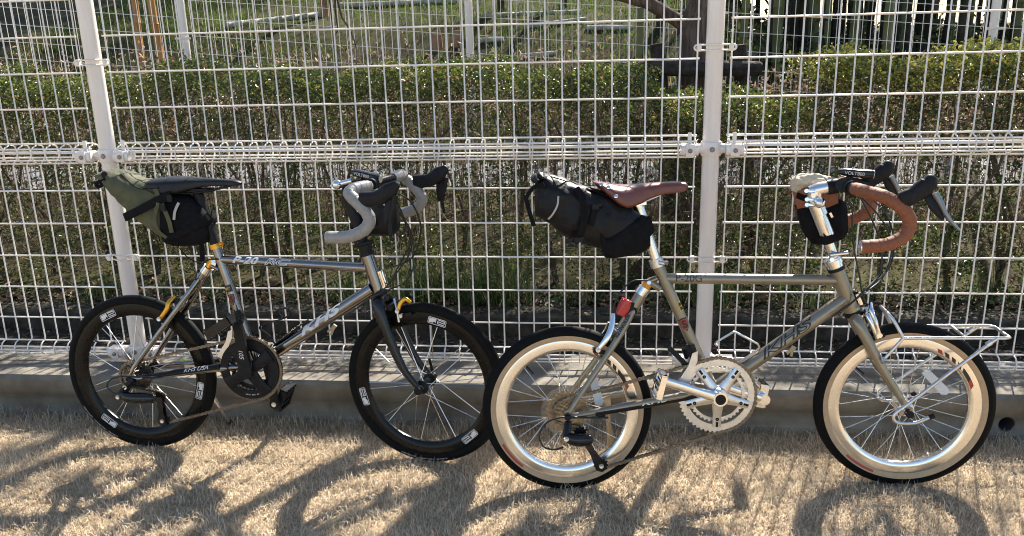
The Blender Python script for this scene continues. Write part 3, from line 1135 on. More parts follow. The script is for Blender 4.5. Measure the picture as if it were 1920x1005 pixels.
# the wood above and behind the bank: trees whose crowns shade it
def back_tree(x, y, h, r, label, seed):
    rr = np.random.default_rng(seed)
    z = float(terr(x, y)) - .1
    root = empty('tree', (x, y, z))
    tag(root, label, 'tree', 'trees of the wood at the top of the bank')
    b = MB()
    b.tube(smooth([V(0, 0, 0), V(rr.normal(0, .15), 0, h * .35), V(rr.normal(0, .3), rr.normal(0, .2), h * .8)], 4), [.17, .13, .05], 10)
    for k in range(9):
        a = rr.uniform(0, 6.28)
        z0 = h * rr.uniform(.4, .75)
        b.tube(smooth([V(0, 0, z0), V(r * .5 * math.cos(a), r * .5 * math.sin(a), z0 + r * .35), V(r * .95 * math.cos(a), r * .95 * math.sin(a), z0 + r * .5)], 3), [.06, .035, .01], 6)
    obj('trunk', b, M_trunk, root)
    nc, per = 70, 42
    c = rr.normal(0, 1, (nc, 3))
    c = nrm(c) * rr.uniform(.35, 1, (nc, 1)) ** .5 * np.array([[r, r, r * .75]]) + np.array([[0, 0, h * .72]])
    P_ = np.repeat(c, per, 0) + rr.normal(0, .26, (nc * per, 3))
    m = len(P_)
    v, f = leaves_np(P_, rr.normal(0, 1, (m, 3)), rr.normal(0, .6, (m, 3)) + np.array([[0, 0, 1]]), rr.uniform(.12, .22, m), rr.uniform(.07, .12, m))
    lo = mesh_np('crown', v, f, M_tleaf, root, np.repeat(rr.random(m), 6))
    lo['kind'] = 'stuff'


for k, (x, y, h, r) in enumerate(((-6, 17.5, 8.5, 2.3), (-2.8, 18.5, 9.5, 2.4), (6.0, 18.5, 9.0, 2.3), (9.5, 19.5, 9.5, 2.5), (-4.6, 14.5, 9.0, 1.9), (12.5, 17, 9, 2.4))):
    back_tree(x, y, h, r, 'leafy tree of the wood standing at the top of the bank', 40 + k)

# ------------------------------------------------------------------ bicycles
M_tyre = mat('tyre_rubber', (0.0042, 0.0042, 0.0042), 0.68, col2=(0.0065, 0.0065, 0.006), vscale=60, bump=0.25, bscale=700, spec=0.12)
M_gum = mat('tan_sidewall', (0.47, 0.315, 0.175), 0.7, col2=(0.52, 0.36, 0.21), vscale=60, bump=0.1, bscale=600)
M_alu = mat('polished_aluminium', (0.86, 0.84, 0.80), 0.16, 1.0, col2=(0.78, 0.76, 0.73), vscale=15, rough2=0.26)
M_silver = mat('satin_aluminium', (0.72, 0.71, 0.70), 0.30, 1.0, col2=(0.62, 0.61, 0.60), vscale=40, rough2=0.4)
M_chrome = mat('chrome', (0.82, 0.81, 0.80), 0.08, 1.0)
M_spoke = mat('spoke_steel', (0.70, 0.68, 0.64), 0.25, 1.0)
M_blackgl = mat('gloss_black', (0.006, 0.006, 0.007), 0.20, coat=0.2, spec=0.3, col2=(0.016, 0.016, 0.017), vscale=30)
M_rimblk = mat('black_carbon_rim', (0.003, 0.003, 0.003), 0.24, coat=0.08, spec=0.2, col2=(0.005, 0.005, 0.005), vscale=40, rough2=0.3)
M_blackmt = mat('satin_black_metal', (0.010, 0.010, 0.0105), 0.40, col2=(0.016, 0.016, 0.017), vscale=80, spec=0.16)
M_hood = mat('black_rubber_hood', (0.012, 0.012, 0.013), 0.5, col2=(0.018, 0.018, 0.019), vscale=90, bump=0.12, bscale=900, spec=0.15)
M_cable = mat('cable_housing', (0.012, 0.012, 0.012), 0.4)
M_gold = mat('gold_anodised', (0.75, 0.38, 0.05), 0.28, 0.9, col2=(0.62, 0.30, 0.04), vscale=50)
M_orange = mat('amber_elastomer', (0.68, 0.29, 0.02), 0.4)
M_lever = mat('grey_lever', (0.20, 0.215, 0.235), 0.32, 0.8)
M_champ = mat('champagne_frame_paint', (0.285, 0.245, 0.175), 0.30, 0.55, col2=(0.245, 0.21, 0.15), vscale=20, coat=0.6)
M_gun = mat('gunmetal_chrome_frame', (0.27, 0.255, 0.245), 0.14, 1.0, col2=(0.22, 0.205, 0.20), vscale=18, rough2=0.2, coat=0.3)
M_brown = mat('brown_leather', (0.155, 0.040, 0.024), 0.33, col2=(0.115, 0.030, 0.018), vscale=40, bump=0.12, bscale=500, coat=0.25)
M_saddle = mat('black_saddle_cover', (0.009, 0.0095, 0.011), 0.42, col2=(0.014, 0.0145, 0.016), vscale=60, bump=0.10, bscale=900, spec=0.3)
M_tape_br = mat('brown_bar_tape', (0.27, 0.088, 0.036), 0.62, col2=(0.20, 0.062, 0.026), vscale=200, bump=0.3, bscale=700)
M_tape_gr = mat('silver_grey_bar_tape', (0.30, 0.285, 0.265), 0.45, col2=(0.25, 0.24, 0.225), vscale=60, bump=0.2, bscale=500)
M_nylon = mat('black_nylon', (0.007, 0.007, 0.008), 0.75, col2=(0.011, 0.011, 0.012), vscale=40, bump=0.35, bscale=260, spec=0.08)
M_nylon2 = mat('black_coated_nylon', (0.006, 0.006, 0.007), 0.42, col2=(0.011, 0.011, 0.012), vscale=25, bump=0.6, bscale=60, spec=0.2)
M_olive = mat('olive_canvas', (0.092, 0.093, 0.046), 0.8, col2=(0.066, 0.068, 0.034), vscale=30, bump=0.35, bscale=90)
M_cream = mat('cream_drawstring_cloth', (0.60, 0.50, 0.36), 0.85, col2=(0.50, 0.41, 0.29), vscale=40, bump=0.4, bscale=120)
M_refl = mat('grey_reflective_strip', (0.42, 0.39, 0.36), 0.45)
M_white_ink = mat('white_decal', (0.72, 0.70, 0.67), 0.45)
M_black_ink = mat('black_decal', (0.02, 0.019, 0.018), 0.45)
M_red = mat('red_decal', (0.42, 0.045, 0.022), 0.4)
M_yellow_ink = mat('yellow_decal', (0.55, 0.34, 0.03), 0.45)
M_green_ink = mat('green_decal', (0.30, 0.55, 0.05), 0.45)
M_redlens = mat('red_lens', (0.50, 0.010, 0.008), 0.18, coat=0.5, bump=0.5, bscale=380)
M_lens = mat('lamp_lens', (0.55, 0.52, 0.44), 0.15, spec=0.7)
M_cass = mat('cassette_steel', (0.50, 0.35, 0.20), 0.42, 0.5, col2=(0.26, 0.17, 0.09), vscale=150)
M_cassd = mat('dark_cassette_steel', (0.22, 0.20, 0.18), 0.28, 0.9, col2=(0.10, 0.09, 0.08), vscale=150)
M_chain = mat('chain_steel', (0.24, 0.20, 0.155), 0.42, 0.85, col2=(0.12, 0.10, 0.08), vscale=200)
M_clear = mat('clear_plastic', (0.85, 0.85, 0.83), 0.08, trans=0.95)
M_reflector = mat('clear_reflector', (0.78, 0.79, 0.80), 0.2, col2=(0.6, 0.61, 0.62), vscale=300, bump=0.5, bscale=600, coat=0.5)


def add_text(s, size, m, parent, name, o, e1, e2, n, tube_r=None, shear=0.0, grow=0.0, lift=0.0006, sx=1.0, align='CENTER', cuts=True, spacing=1.0):
    """flat or tube-wrapped lettering: o centre, e1 reading direction, e2 up, n outward"""
    cu = bpy.data.curves.new('lettering', 'FONT')
    cu.body = s
    cu.size = size
    cu.align_x = align
    cu.align_y = 'CENTER'
    cu.shear = shear
    cu.offset = grow
    cu.space_character = spacing
    ob = bpy.data.objects.new('lettering', cu)
    COL.objects.link(ob)
    dgx = bpy.context.evaluated_depsgraph_get()
    me = bpy.data.meshes.new_from_object(ob.evaluated_get(dgx))
    bpy.data.objects.remove(ob)
    bm = bmesh.new()
    bm.from_mesh(me)
    bmesh.ops.triangulate(bm, faces=bm.faces)
    if tube_r:
        for _ in range(4):
            es = [e for e in bm.edges if abs(e.verts[0].co.y - e.verts[1].co.y) > tube_r * .2]
            if not es:
                break
            bmesh.ops.subdivide_edges(bm, edges=es, cuts=1)
            bmesh.ops.triangulate(bm, faces=bm.faces)
    vs = []
    bm.verts.ensure_lookup_table()
    for v in bm.verts:
        x, y = v.co.x * sx, v.co.y
        if tube_r:
            a = y / tube_r
            p = o + e1 * x + e2 * (math.sin(a) * (tube_r + lift)) + n * ((math.cos(a) - 1) * tube_r + lift * math.cos(a))
        else:
            p = o + e1 * x + e2 * y + n * lift
        vs.append(tuple(p))
    mb_ = MB()
    mb_.add(vs, [tuple(v.index for v in f.verts) for f in bm.faces])
    bm.free()
    return obj(name, mb_, m, parent, smooth_on=False)


def gear(mbx, c, axis, r_out, r_in, teeth, thick, u):
    """toothed flat ring"""
    c, ax = np.asarray(c, float), unit(axis)
    u = unit(np.asarray(u) - ax * np.dot(u, ax))
    w = np.cross(ax, u)
    n = teeth * 4
    R = []
    for i in range(n):
        a = 2 * math.pi * i / n
        ro = r_out if i % 4 in (0, 1) else r_out - 0.0042
        d = u * math.cos(a) + w * math.sin(a)
        R.append([c + d * r_in - ax * thick / 2, c + d * ro - ax * thick / 2, c + d * ro + ax * thick / 2, c + d * r_in + ax * thick / 2])
    mbx.rings(R, caps=False, closed=True)


def ring_plate(mbx, c, axis, r0, r1, thick, n=48, a0=0.0, a1=2 * math.pi, u=(1, 0, 0)):
    c, ax = np.asarray(c, float), unit(axis)
    u = unit(np.asarray(u) - ax * np.dot(u, ax))
    w = np.cross(ax, u)
    full = abs(a1 - a0 - 2 * math.pi) < 1e-6
    R = []
    for i in range(n if full else n + 1):
        a = a0 + (a1 - a0) * i / n
        d = u * math.cos(a) + w * math.sin(a)
        R.append([c + d * r0 - ax * thick / 2, c + d * r1 - ax * thick / 2, c + d * r1 + ax * thick / 2, c + d * r0 + ax * thick / 2])
    mbx.rings(R, caps=not full, closed=full)


class Bike:
    def __init__(self, name, label, rear, front, lean, R, steer, ht_top, ht_bot):
        rear, front = np.array([*rear, 0.0]), np.array([*front, 0.0])
        h = math.atan2(front[1] - rear[1], front[0] - rear[0])
        self.e1 = np.array([math.cos(h), math.sin(h), 0])
        n = np.array([-math.sin(h), math.cos(h), 0])
        self.left = n * math.cos(lean) - np.array([0, 0, 1]) * math.sin(lean)
        self.e2 = np.array([0, 0, 1]) * math.cos(lean) + n * math.sin(lean)
        self.o = rear
        self.R = R
        self.B = np.stack([self.e1, self.left, self.e2], 0)
        M = Matrix.Identity(4)
        for i in range(3):
            M[i][0], M[i][1], M[i][2], M[i][3] = self.e1[i], self.left[i], self.e2[i], self.o[i]
        self.M = M
        self.root = empty(name, M=M)
        tag(self.root, label, 'bicycle')
        self.wb = float(np.linalg.norm(front - rear))
        a, b_ = self.p(*ht_top), self.p(*ht_bot)
        self.ax = unit(a - b_)
        self.ht_t, self.ht_b = a, b_
        q = Matrix.Rotation(steer, 3, Vector(self.ax))
        self.sn = np.array(q @ Vector((0, 1, 0)))
        self.fwd_s = unit(np.cross(self.sn, self.ax))      # forward in the steered plane
        hub = V(self.wb, 0, R)
        self.fhub = hub - self.sn * np.dot(hub - b_, self.sn)
        self.rhub = V(0, 0, R)

    def loc(self, P):
        return self.B @ (np.asarray(P) - self.o)

    def _plane(self, px, py, pt, n, off):
        d = self.B @ ray(px, py)
        c = self.loc(CAM)
        t = (np.dot(pt, n) + off - np.dot(c, n)) / np.dot(d, n)
        return c + d * t

    def p(self, px, py, off=0.0):
        return self._plane(px, py, V(0, 0, 0), V(0, 1, 0), off)

    def s(self, px, py, off=0.0):
        return self._plane(px, py, self.ht_b, self.sn, off)

    def mir(self, pt):
        return pt - 2 * self.sn * np.dot(pt - self.ht_b, self.sn)

    def thing(self, name, label, cat, base):
        """a thing carried by the bike: top-level, at its own base"""
        T = Matrix.Translation(Vector(base))
        e = empty(name, M=self.M @ T)
        SHIFT[e.name] = np.asarray(base, float)
        return tag(e, label, cat)

    def wheel(self, front, tyre_prof, tyre_tan, rim_prof, rim_mat, nsp, rs, hubs, paired, phase):
        c = self.fhub if front else self.rhub
        axv = self.sn if front else V(0, 1, 0)
        z = V(0, 0, 1)
        x = unit(np.cross(axv, z))
        z = np.cross(x, axv)
        L = Matrix.Identity(4)
        for i in range(3):
            L[i][0], L[i][1], L[i][2], L[i][3] = x[i], axv[i], z[i], c[i]
        w = empty('wheel', parent=self.root)
        w.matrix_local = L
        Y = V(0, 1, 0)
        O = V(0, 0, 0)
        b = MB()
        b.lathe([(y, r) for r, y in tyre_prof] + [(-y, r) for r, y in reversed(tyre_prof) if y > 1e-6], O, Y, 96, closed=True)
        ty = obj('tyre', b, M_tyre, w, sharp=50)
        # knurled tread: raised shoulder knobs
        b = MB()
        rt = tyre_prof[-2][0]
        if tyre_tan:
            for sgn in (-1, 1):
                bb = MB()
                bb.lathe([(sgn * y, r) for r, y in tyre_tan], O, Y, 96)
                bb.f = [f for f in bb.f if len(f) == 4]
                obj('sidewall', bb, M_gum, ty, sharp=60)
        b = MB()
        b.lathe([(y, r) for r, y in rim_prof] + [(-y, r) for r, y in reversed(rim_prof) if y > 1e-6], O, Y, 96, closed=True)
        obj('rim', b, rim_mat, w, sharp=25)
        b = MB()
        b.lathe(hubs[0], O, Y, 28)
        hub = obj('hub', b, hubs[1], w)
        # spokes: laced from two flanges
        fl, fr = hubs[2], hubs[3]
        base = MB()
        base.tube([V(0, 0, 0), V(0, 0, 1)], 0.0011, 6)
        sme = None
        for k in range(nsp):
            side = 1 if k % 2 else -1
            if paired:
                pair = k // 2
                ar = 2 * math.pi * pair / (nsp / 2) + phase + (0.055 if side > 0 else -0.055)
                ah = ar + (0.9 if (k // 2) % 2 else -0.9) * (1 if side > 0 else -1)
            else:
                ar = 2 * math.pi * k / nsp + phase
                ah = ar + (1.15 if (k // 2) % 2 else -1.15)
            a = V(fr * math.cos(ah), side * fl, fr * math.sin(ah))
            e = V(rs * math.cos(ar), 0.001 * side, rs * math.sin(ar))
            d = e - a
            L_ = np.linalg.norm(d)
            if sme is None:
                so = obj('spoke', base, M_spoke, w)
                sme = so.data
            else:
                so = bpy.data.objects.new('spoke', sme)
                COL.objects.link(so)
                so.parent = w
            q = Vector(d).to_track_quat('Z', 'Y')
            so.matrix_local = Matrix.Translation(Vector(a)) @ q.to_matrix().to_4x4() @ Matrix.Diagonal((1, 1, L_, 1))
        # valve
        b = MB()
        va = phase + 2.2
        dv = V(math.cos(va), 0, math.sin(va))
        b.tube([dv * rs, dv * (rs - 0.03)], 0.0028, 8)
        obj('valve', b, M_blackmt, w)
        return w, ty, hub


def add_part(bike, name, mbx, m, parent=None, sharp=40):
    return obj(name, mbx, m, parent or bike.root, sharp)


def chain(bike, c1, r1, c2, r2, lower, y, idler):
    """c1 chainring, c2 sprocket, lower: lower pulley point, idler: upper pulley"""
    def pt(c, r, a):
        return V(c[0] + r * math.cos(a), y, c[2] + r * math.sin(a))
    path = [pt(c2, r2, a) for a in np.linspace(math.radians(215), math.radians(95), 8)]
    path += [pt(c1, r1, a) for a in np.linspace(math.radians(95), math.radians(-80), 24)]
    lw = V(lower[0], y, lower[2])
    path += [lw + V(0.012, 0, -0.010), lw + V(-0.004, 0, -0.016), lw + V(-0.016, 0, 0.0)]
    iw = V(idler[0], y, idler[2])
    path += [iw + V(0.012, 0, -0.008), iw + V(0.014, 0, 0.006), iw + V(-0.002, 0, 0.016)]
    P = np.array(path + [path[0]])
    seg = np.linalg.norm(np.diff(P, axis=0), axis=1)
    cum = np.concatenate([[0], np.cumsum(seg)])
    n = int(cum[-1] / 0.0127)
    mbx = MB()
    for k in range(n):
        s0, s1 = k * 0.0127, (k + 1) * 0.0127
        a = V(*[np.interp(s0, cum, P[:, i]) for i in range(3)])
        b_ = V(*[np.interp(s1, cum, P[:, i]) for i in range(3)])
        wd = 0.0036 if k % 2 else 0.0026
        e = unit(b_ - a)
        up = np.cross(e, V(0, 1, 0))
        for sd in (-1, 1):
            poly = []
            for t_, hh in ((-0.28, 0.0), (-0.12, 0.0042), (0.12, 0.0042), (0.5, 0.0028), (0.88, 0.0042), (1.12, 0.0042), (1.28, 0.0)):
                poly.append((t_ * 0.0127, hh))
            for t_, hh in ((1.12, -0.0042), (0.88, -0.0042), (0.5, -0.0028), (0.12, -0.0042), (-0.12, -0.0042)):
                poly.append((t_ * 0.0127, hh))
            mbx.prism(poly, a + V(0, sd * wd, 0), e, up, 0.0011)
        mbx.tube([a - V(0, 0.004, 0), a + V(0, 0.004, 0)], 0.0030, 6)
    return obj('chain', mbx, M_chain, bike.root, sharp=30)


def drop_bar(bike, pts, r, tape, hood_pts, hood_r, hood_rb, lever_pts, lever_w, lever_m, start):
    """pts near half in local coordinates; the far half is mirrored across the steered plane"""
    fullc = [bike.mir(q) for q in reversed(pts)] + list(pts)
    b = MB()
    n0 = start
    core = [bike.mir(q) for q in reversed(pts[:n0 + 1])] + list(pts[:n0 + 1])
    b.tube(smooth(core, 4), r * 0.82, 14)
    bar = obj('handlebar', b, M_blackmt, bike.root)
    for far in (False, True):
        f = bike.mir if far else (lambda q: q)
        path = smooth([f(q) for q in pts[n0:]], 8)
        L = np.concatenate([[0], np.cumsum([np.linalg.norm(path[i + 1] - path[i]) for i in range(len(path) - 1)])])
        # overlapping wraps: small saw-tooth in the radius
        m = 240
        s = np.linspace(0, L[-1], m)
        P = [V(*[np.interp(q, L, [v[i] for v in path]) for i in range(3)]) for q in s]
        wrap = 0.021
        rr = [r * (0.985 + 0.075 * ((q % wrap) / wrap)) for q in s]
        b = MB()
        b.tube(P, rr, 16, caps=True)
        obj('bar_tape', b, tape, bar, sharp=50)
        b = MB()
        e = P[-1]
        d = unit(P[-1] - P[-3])
        b.lathe([(0, r * 0.98), (0.003, r * 0.95), (0.005, r * 0.6), (0.005, 0.0002)], e, d, 18)
        obj('bar_plug', b, M_alu if tape is M_tape_br else M_tape_gr, bar)
        hp_ = smooth([f(q) for q in hood_pts], 6)
        hr1, hr2 = list(interp(hood_r, len(hp_))), list(interp(hood_rb, len(hp_)))
        he = unit(hp_[-1] - hp_[-2])
        for st_, k_ in ((.0035, .90), (.0065, .68), (.0085, .36), (.0092, .04)):
            hr1.append(hr1[len(hp_) - 1] * k_ if False else hood_r[-1] * k_)
            hr2.append(hood_rb[-1] * k_)
        hp_ = hp_ + [hp_[-1] + he * st_ for st_ in (.0035, .0065, .0085, .0092)]
        b = MB()
        b.tube(hp_, hr1, 16, side=bike.sn, rb=hr2, power=2.4)
        hood = obj('brake_hood', b, M_hood, bar)
        b = MB()
        b.tube(smooth([f(q) for q in lever_pts], 5), lever_w, 10, side=bike.sn, rb=[0.007, 0.0075, 0.007, 0.006])
        obj('brake_lever', b, lever_m, bar)
        b = MB()
        q = [f(v) for v in lever_pts]
        b.tube(smooth([q[0] + bike.sn * 0.004 - bike.fwd_s * 0.016, q[1] - bike.fwd_s * 0.016, q[2] - bike.fwd_s * 0.012], 5), [0.010, 0.012, 0.004], 10, side=bike.sn, rb=0.0025)
        obj('shift_paddle', b, M_blackmt, bar)
    return bar


def loft_px(bike, prof, mbx, n=20, power=2.5, steer=False, wrinkle=0.0, seed=0, skirt=False, freq=28.0):
    """prof: (top px, bottom px, half width, offset); sections across the plane"""
    f = bike.s if steer else bike.p
    nn = bike.sn if steer else V(0, 1, 0)
    T = [f(*a[0]) for a in prof]
    Bt = [f(*a[1]) for a in prof]
    hw = [a[2] for a in prof]
    of = [a[3] if len(a) > 3 else 0.0 for a in prof]
    T, Bt = smooth(T, 8 if wrinkle else 5), smooth(Bt, 8 if wrinkle else 5)
    hw, of = interp(hw, len(T)), interp(of, len(T))
    R = []
    for i in range(len(T)):
        c = (T[i] + Bt[i]) / 2 + nn * of[i]
        h = (T[i] - Bt[i]) / 2
        ring = []
        for j in range(n):
            a = 2 * math.pi * (j + .5) / n
            ca, sa = math.cos(a), math.sin(a)
            pw = 6.0 if (skirt and sa < 0) else power
            ca = math.copysign(abs(ca) ** (2 / pw), ca)
            sa = math.copysign(abs(sa) ** (2 / pw), sa)
            q = c + nn * hw[i] * ca + h * sa
            if wrinkle:
                k = noise.noise(Vector(q * freq) + Vector((seed, 0, 0))) * 0.6 + noise.noise(Vector(q * freq * 2.1) + Vector((seed, 3, 0))) * 0.4
                q = q + unit(nn * ca + unit(h) * sa) * k * wrinkle
            ring.append(q)
        R.append(ring)
    mbx.rings(R)
    return mbx


def brake_px(bike, arm, m, parent, body, pads, r=.0065, steer=False):
    """side-pull brake: near arm traced in the plane, mirrored far arm, body and two pads"""
    f = bike.s if steer else bike.p
    mi = bike.mir if steer else (lambda q: V(q[0], -q[1], q[2]))
    nn = bike.sn if steer else V(0, 1, 0)
    near = [f(*a) for a in arm]
    b = MB()
    b.tube(smooth(near, 5), [r * .8, r * 1.15, r * 1.2, r * .95], 12, side=nn, rb=.0055, power=2.6)
    o1 = obj('brake_caliper', b, m, parent)
    b = MB()
    b.tube(smooth([mi(q) for q in near[1:]], 5), [r * 1.1, r * .9], 10, side=nn, rb=.0055)
    obj('brake_arm', b, M_blackmt if m is M_gold else m, o1)
    c0 = f(*body)
    b = MB()
    b.tube([c0 + nn * .03, c0 - nn * .03], .0105, 14)
    b.tube(smooth([c0 - nn * .026, (c0 + near[1]) / 2, near[1]], 3), .0065, 10)
    obj('brake_body', b, M_blackmt if m is M_gold else m, o1)
    for sg in (0, 1):
        a_, e_ = [f(*q) for q in pads]
        if sg:
            a_, e_ = mi(a_), mi(e_)
        b = MB()
        b.bar(a_, e_, .009, .010, nn)
        obj('brake_pad', b, M_blackmt, o1)
    b = MB()
    b.lathe([(-.003, .0065), (.005, .0065), (.005, .003), (.003, .0003)], near[-1] - nn * .006, -nn, 12)
    obj('bolt', b, M_silver, o1)
    return o1


def caliper(bike, c, fwd, up, nrm_, w, drop, m, parent, accent=None, reach=0.0):
    """dual-pivot brake: two curved arms over the tyre with pads and cable arm"""
    b = MB()
    for s in (-1, 1):
        b.tube(smooth([c + nrm_ * (-s * 0.012) + up * 0.006, c + nrm_ * (s * w * 0.75) + up * 0.008, c + nrm_ * (s * w * 1.15) - up * drop * 0.45, c + nrm_ * (s * w) - up * drop], 4), [0.007, 0.0075, 0.006, 0.0055], 10, side=fwd, rb=[0.009, 0.008, 0.006, 0.006])
    b.tube([c - fwd * 0.014, c + fwd * 0.016], 0.007, 12)
    b.tube(smooth([c + nrm_ * -w * .6 + up * .01, c + nrm_ * -w * 1.1 + up * .03], 3), [.006, .004], 8)
    o1 = obj('brake_caliper', b, m, parent)
    for s in (-1, 1):
        b = MB()
        a = c + nrm_ * (s * (w * 0.80)) - up * drop
        b.bar(a - fwd * 0.022, a + fwd * 0.022, 0.009, 0.009, nrm_)
        obj('brake_pad', b, M_blackmt, o1)
    if accent is not None:
        b = MB()
        s = -1
        b.tube(smooth([c + nrm_ * (s * w * 0.4) + up * 0.030 + fwd * 0.018, c + nrm_ * (s * w * 0.9) + up * 0.016 + fwd * .012, c + nrm_ * (s * w * 1.2) - up * drop * 0.25 + fwd * .010, c + nrm_ * (s * w * 1.12) - up * drop * 0.9 + fwd * .008], 4), [.006, .008, .0085, .007], 10, side=fwd, rb=.007)
        b.lathe([(-.004, .007), (.004, .007)], c + nrm_ * (s * w * 1.25) - up * drop * .85 + fwd * .008, nrm_, 12)
        obj('brake_arm', b, accent, o1)
    return o1


def pedal(bike, c, d, ax, m, parent, size=(0.095, 0.085, 0.018)):
    """platform pedal: cage, axle and studs; c centre, d long direction"""
    d = unit(d - ax * np.dot(d, ax))
    z = np.cross(d, ax)
    b = MB()
    Lx, Ly, h = size
    b.tube([c - ax * Ly / 2, c + ax * Ly / 2 * 1.15], 0.0085, 12)
    for s in (-1, 1):
        b.bar(c + d * (s * Lx / 2) - ax * Ly / 2, c + d * (s * Lx / 2) + ax * Ly / 2, 0.007, h, d)
        b.bar(c - d * Lx / 2 + ax * (s * Ly / 2), c + d * Lx / 2 + ax * (s * Ly / 2), 0.008, h, ax)
        b.bar(c + d * (s * Lx / 4) - ax * Ly / 2, c + d * (s * Lx / 4) + ax * Ly / 2, 0.006, h * .8, d)
    for i in range(5):
        t = -Ly / 2 + Ly * (i + .5) / 5
        for s in (-1, 1):
            b.lathe([(-h * .75, .0022), (h * .75, .0022)], c + d * (s * Lx / 2) + ax * t, z, 6)
    return obj('pedal', b, m, parent, sharp=30)


def rear_mech(bike, hub, up_p, lo_p, y, m, parent, body0, body1):
    b = MB()
    ex_ = unit(body1 - body0)
    b.tube(smooth([body0 - ex_ * .010 + V(0, .006, 0), body0 + V(0, .006, .001), body0 * .65 + body1 * .35 + V(0, -.004, -.002), body1 + V(0, .0, .002), body1 + ex_ * .012 + V(0, .004, .001)], 5), [.004, .0130, .0150, .0175, .0150, .005], 14, side=V(0, 1, 0), rb=[.004, .013, .015, .017, .014, .005], power=2.6)
    b.tube([hub + V(0.004, y * .95 - hub[1], -.004), body0], [.009, .012], 10)
    mech = obj('rear_derailleur', b, m, parent)
    b = MB()
    for dy in (-.008, .006):
        e = unit(lo_p - up_p)
        s = np.cross(e, V(0, 1, 0))
        poly = [(-.010, -.006), (.03, -.009), (.6 * np.linalg.norm(lo_p - up_p), -.0085), (np.linalg.norm(lo_p - up_p) + .004, -.019), (np.linalg.norm(lo_p - up_p) + .017, -.008), (np.linalg.norm(lo_p - up_p) + .016, .010), (.6 * np.linalg.norm(lo_p - up_p), .007), (.0, .012)]
        b.prism(poly, V(up_p[0], y + dy, up_p[2]), e, s, .0022)
    obj('cage', b, m, mech, sharp=20)
    b = MB()
    gear(b, V(lo_p[0], y, lo_p[2]), V(0, 1, 0), .0205, .003, 11, .0035, V(1, 0, 0))
    obj('pulley', b, M_blackmt, mech, sharp=20)
    b = MB()
    gear(b, V(up_p[0], y, up_p[2]), V(0, 1, 0), .0205, .003, 11, .0035, V(1, 0, 0))
    obj('pulley', b, M_blackmt, mech, sharp=20)
    for q in (body0, V(lo_p[0], y - .010, lo_p[2])):
        b = MB()
        b.lathe([(0, .0065), (.004, .0065), (.004, .003), (.002, .0002)], V(q[0], q[1] - .012 if q is body0 else q[1], q[2]), V(0, -1, 0), 12)
        obj('bolt', b, M_silver, mech)
    return mech


def cassette(bike, c, ys, rs, m, parent):
    b = MB()
    for y, r in zip(ys, rs):
        gear(b, c + V(0, y, 0), V(0, 1, 0), r, r * .62, max(11, int(r * 2 * math.pi / .0127)), .0022, V(1, 0, 0))
    for r in (0.018,):
        b.lathe([(ys[0] - .002, r), (ys[-1] + .004, r)], c, V(0, 1, 0), 20)
    for k in range(5):
        a = 2 * math.pi * k / 5
        for y, r in list(zip(ys, rs))[2:]:
            b.bar(c + V(.015 * math.cos(a), y, .015 * math.sin(a)), c + V(r * .66 * math.cos(a + .25), y, r * .66 * math.sin(a + .25)), .006, .0025, V(-math.sin(a), 0, math.cos(a)))
    return obj('cassette', b, m, parent, sharp=25)


def cable(bike, pts, parent, r=0.0024, name='cable'):
    b = MB()
    b.tube(smooth(pts, 8), r, 7)
    return obj(name, b, M_cable, parent)

# ================================================================== right bicycle (champagne)
RB = Bike('bicycle', 'champagne beige small-wheel bicycle with tan-wall tyres and brown saddle, in the front right',
          (1.5197, -.5340), (2.4457, -.4560), 0.1233, 0.2375, math.radians(-9), (1569, 507), (1598, 583))
B = RB
p, s = B.p, B.s
YL = V(0, 1, 0)
R0 = 0.2375
typ = [(.1965, .0105), (.200, .0140), (.207, .0172), (.215, .0182), (.225, .0166), (.232, .0120), (.2362, .006), (.2375, 0)]
tan = [(.1970, .0115), (.200, .0147), (.207, .0179), (.2130, .0187)]
rim = [(.166, 0), (.1665, .005), (.1695, .0098), (.1745, .0122), (.181, .0132), (.1875, .0128), (.1945, .0136), (.1985, .0128)]
hubR = [(-.066, .004), (-.066, .012), (-.058, .012), (-.058, .008), (-.03, .010), (-.029, .024), (-.026, .024), (-.024, .012), (.024, .012), (.026, .024), (.029, .024), (.03, .010), (.058, .008), (.058, .012), (.066, .012), (.066, .004)]
hubF = [(-.056, .004), (-.056, .011), (-.048, .011), (-.040, .009), (-.034, .021), (-.031, .021), (-.029, .011), (.029, .011), (.031, .021), (.034, .021), (.040, .009), (.048, .011), (.056, .011), (.056, .004)]
wr, tyr, hr_ = B.wheel(False, typ, tan, rim, M_alu, 28, .168, (hubR, M_silver, .028, .021), False, .1)
wf, tyf, hf_ = B.wheel(True, typ, tan, rim, M_alu, 28, .168, (hubF, M_silver, .033, .018), False, .25)


def wheel_decal(w, tyre, ang, r0, r1, span, m, name, y, k=14):
    b = MB()
    ring_plate(b, V(0, y, 0), V(0, 1, 0), r0, r1, .0006, k, ang - span / 2, ang + span / 2, V(1, 0, 0))
    return obj(name, b, m, w, smooth_on=False)


def arc_text(w, txt, size, ang, r, y, m, name, grow=0.0, flip=False, sx=1.0):
    """lettering on the near side of a wheel, tangential; angle measured x->-z with axis +y"""
    # plane of the wheel seen from -y: x right, z up
    d = V(math.cos(ang), 0, math.sin(ang))
    t = V(math.sin(ang), 0, -math.cos(ang))
    if flip:
        return add_text(txt, size, m, w, name, d * r + V(0, y, 0), -t, -d, V(0, -1, 0), grow=grow, sx=sx)
    return add_text(txt, size, m, w, name, d * r + V(0, y, 0), t, d, V(0, -1, 0), grow=grow, sx=sx)


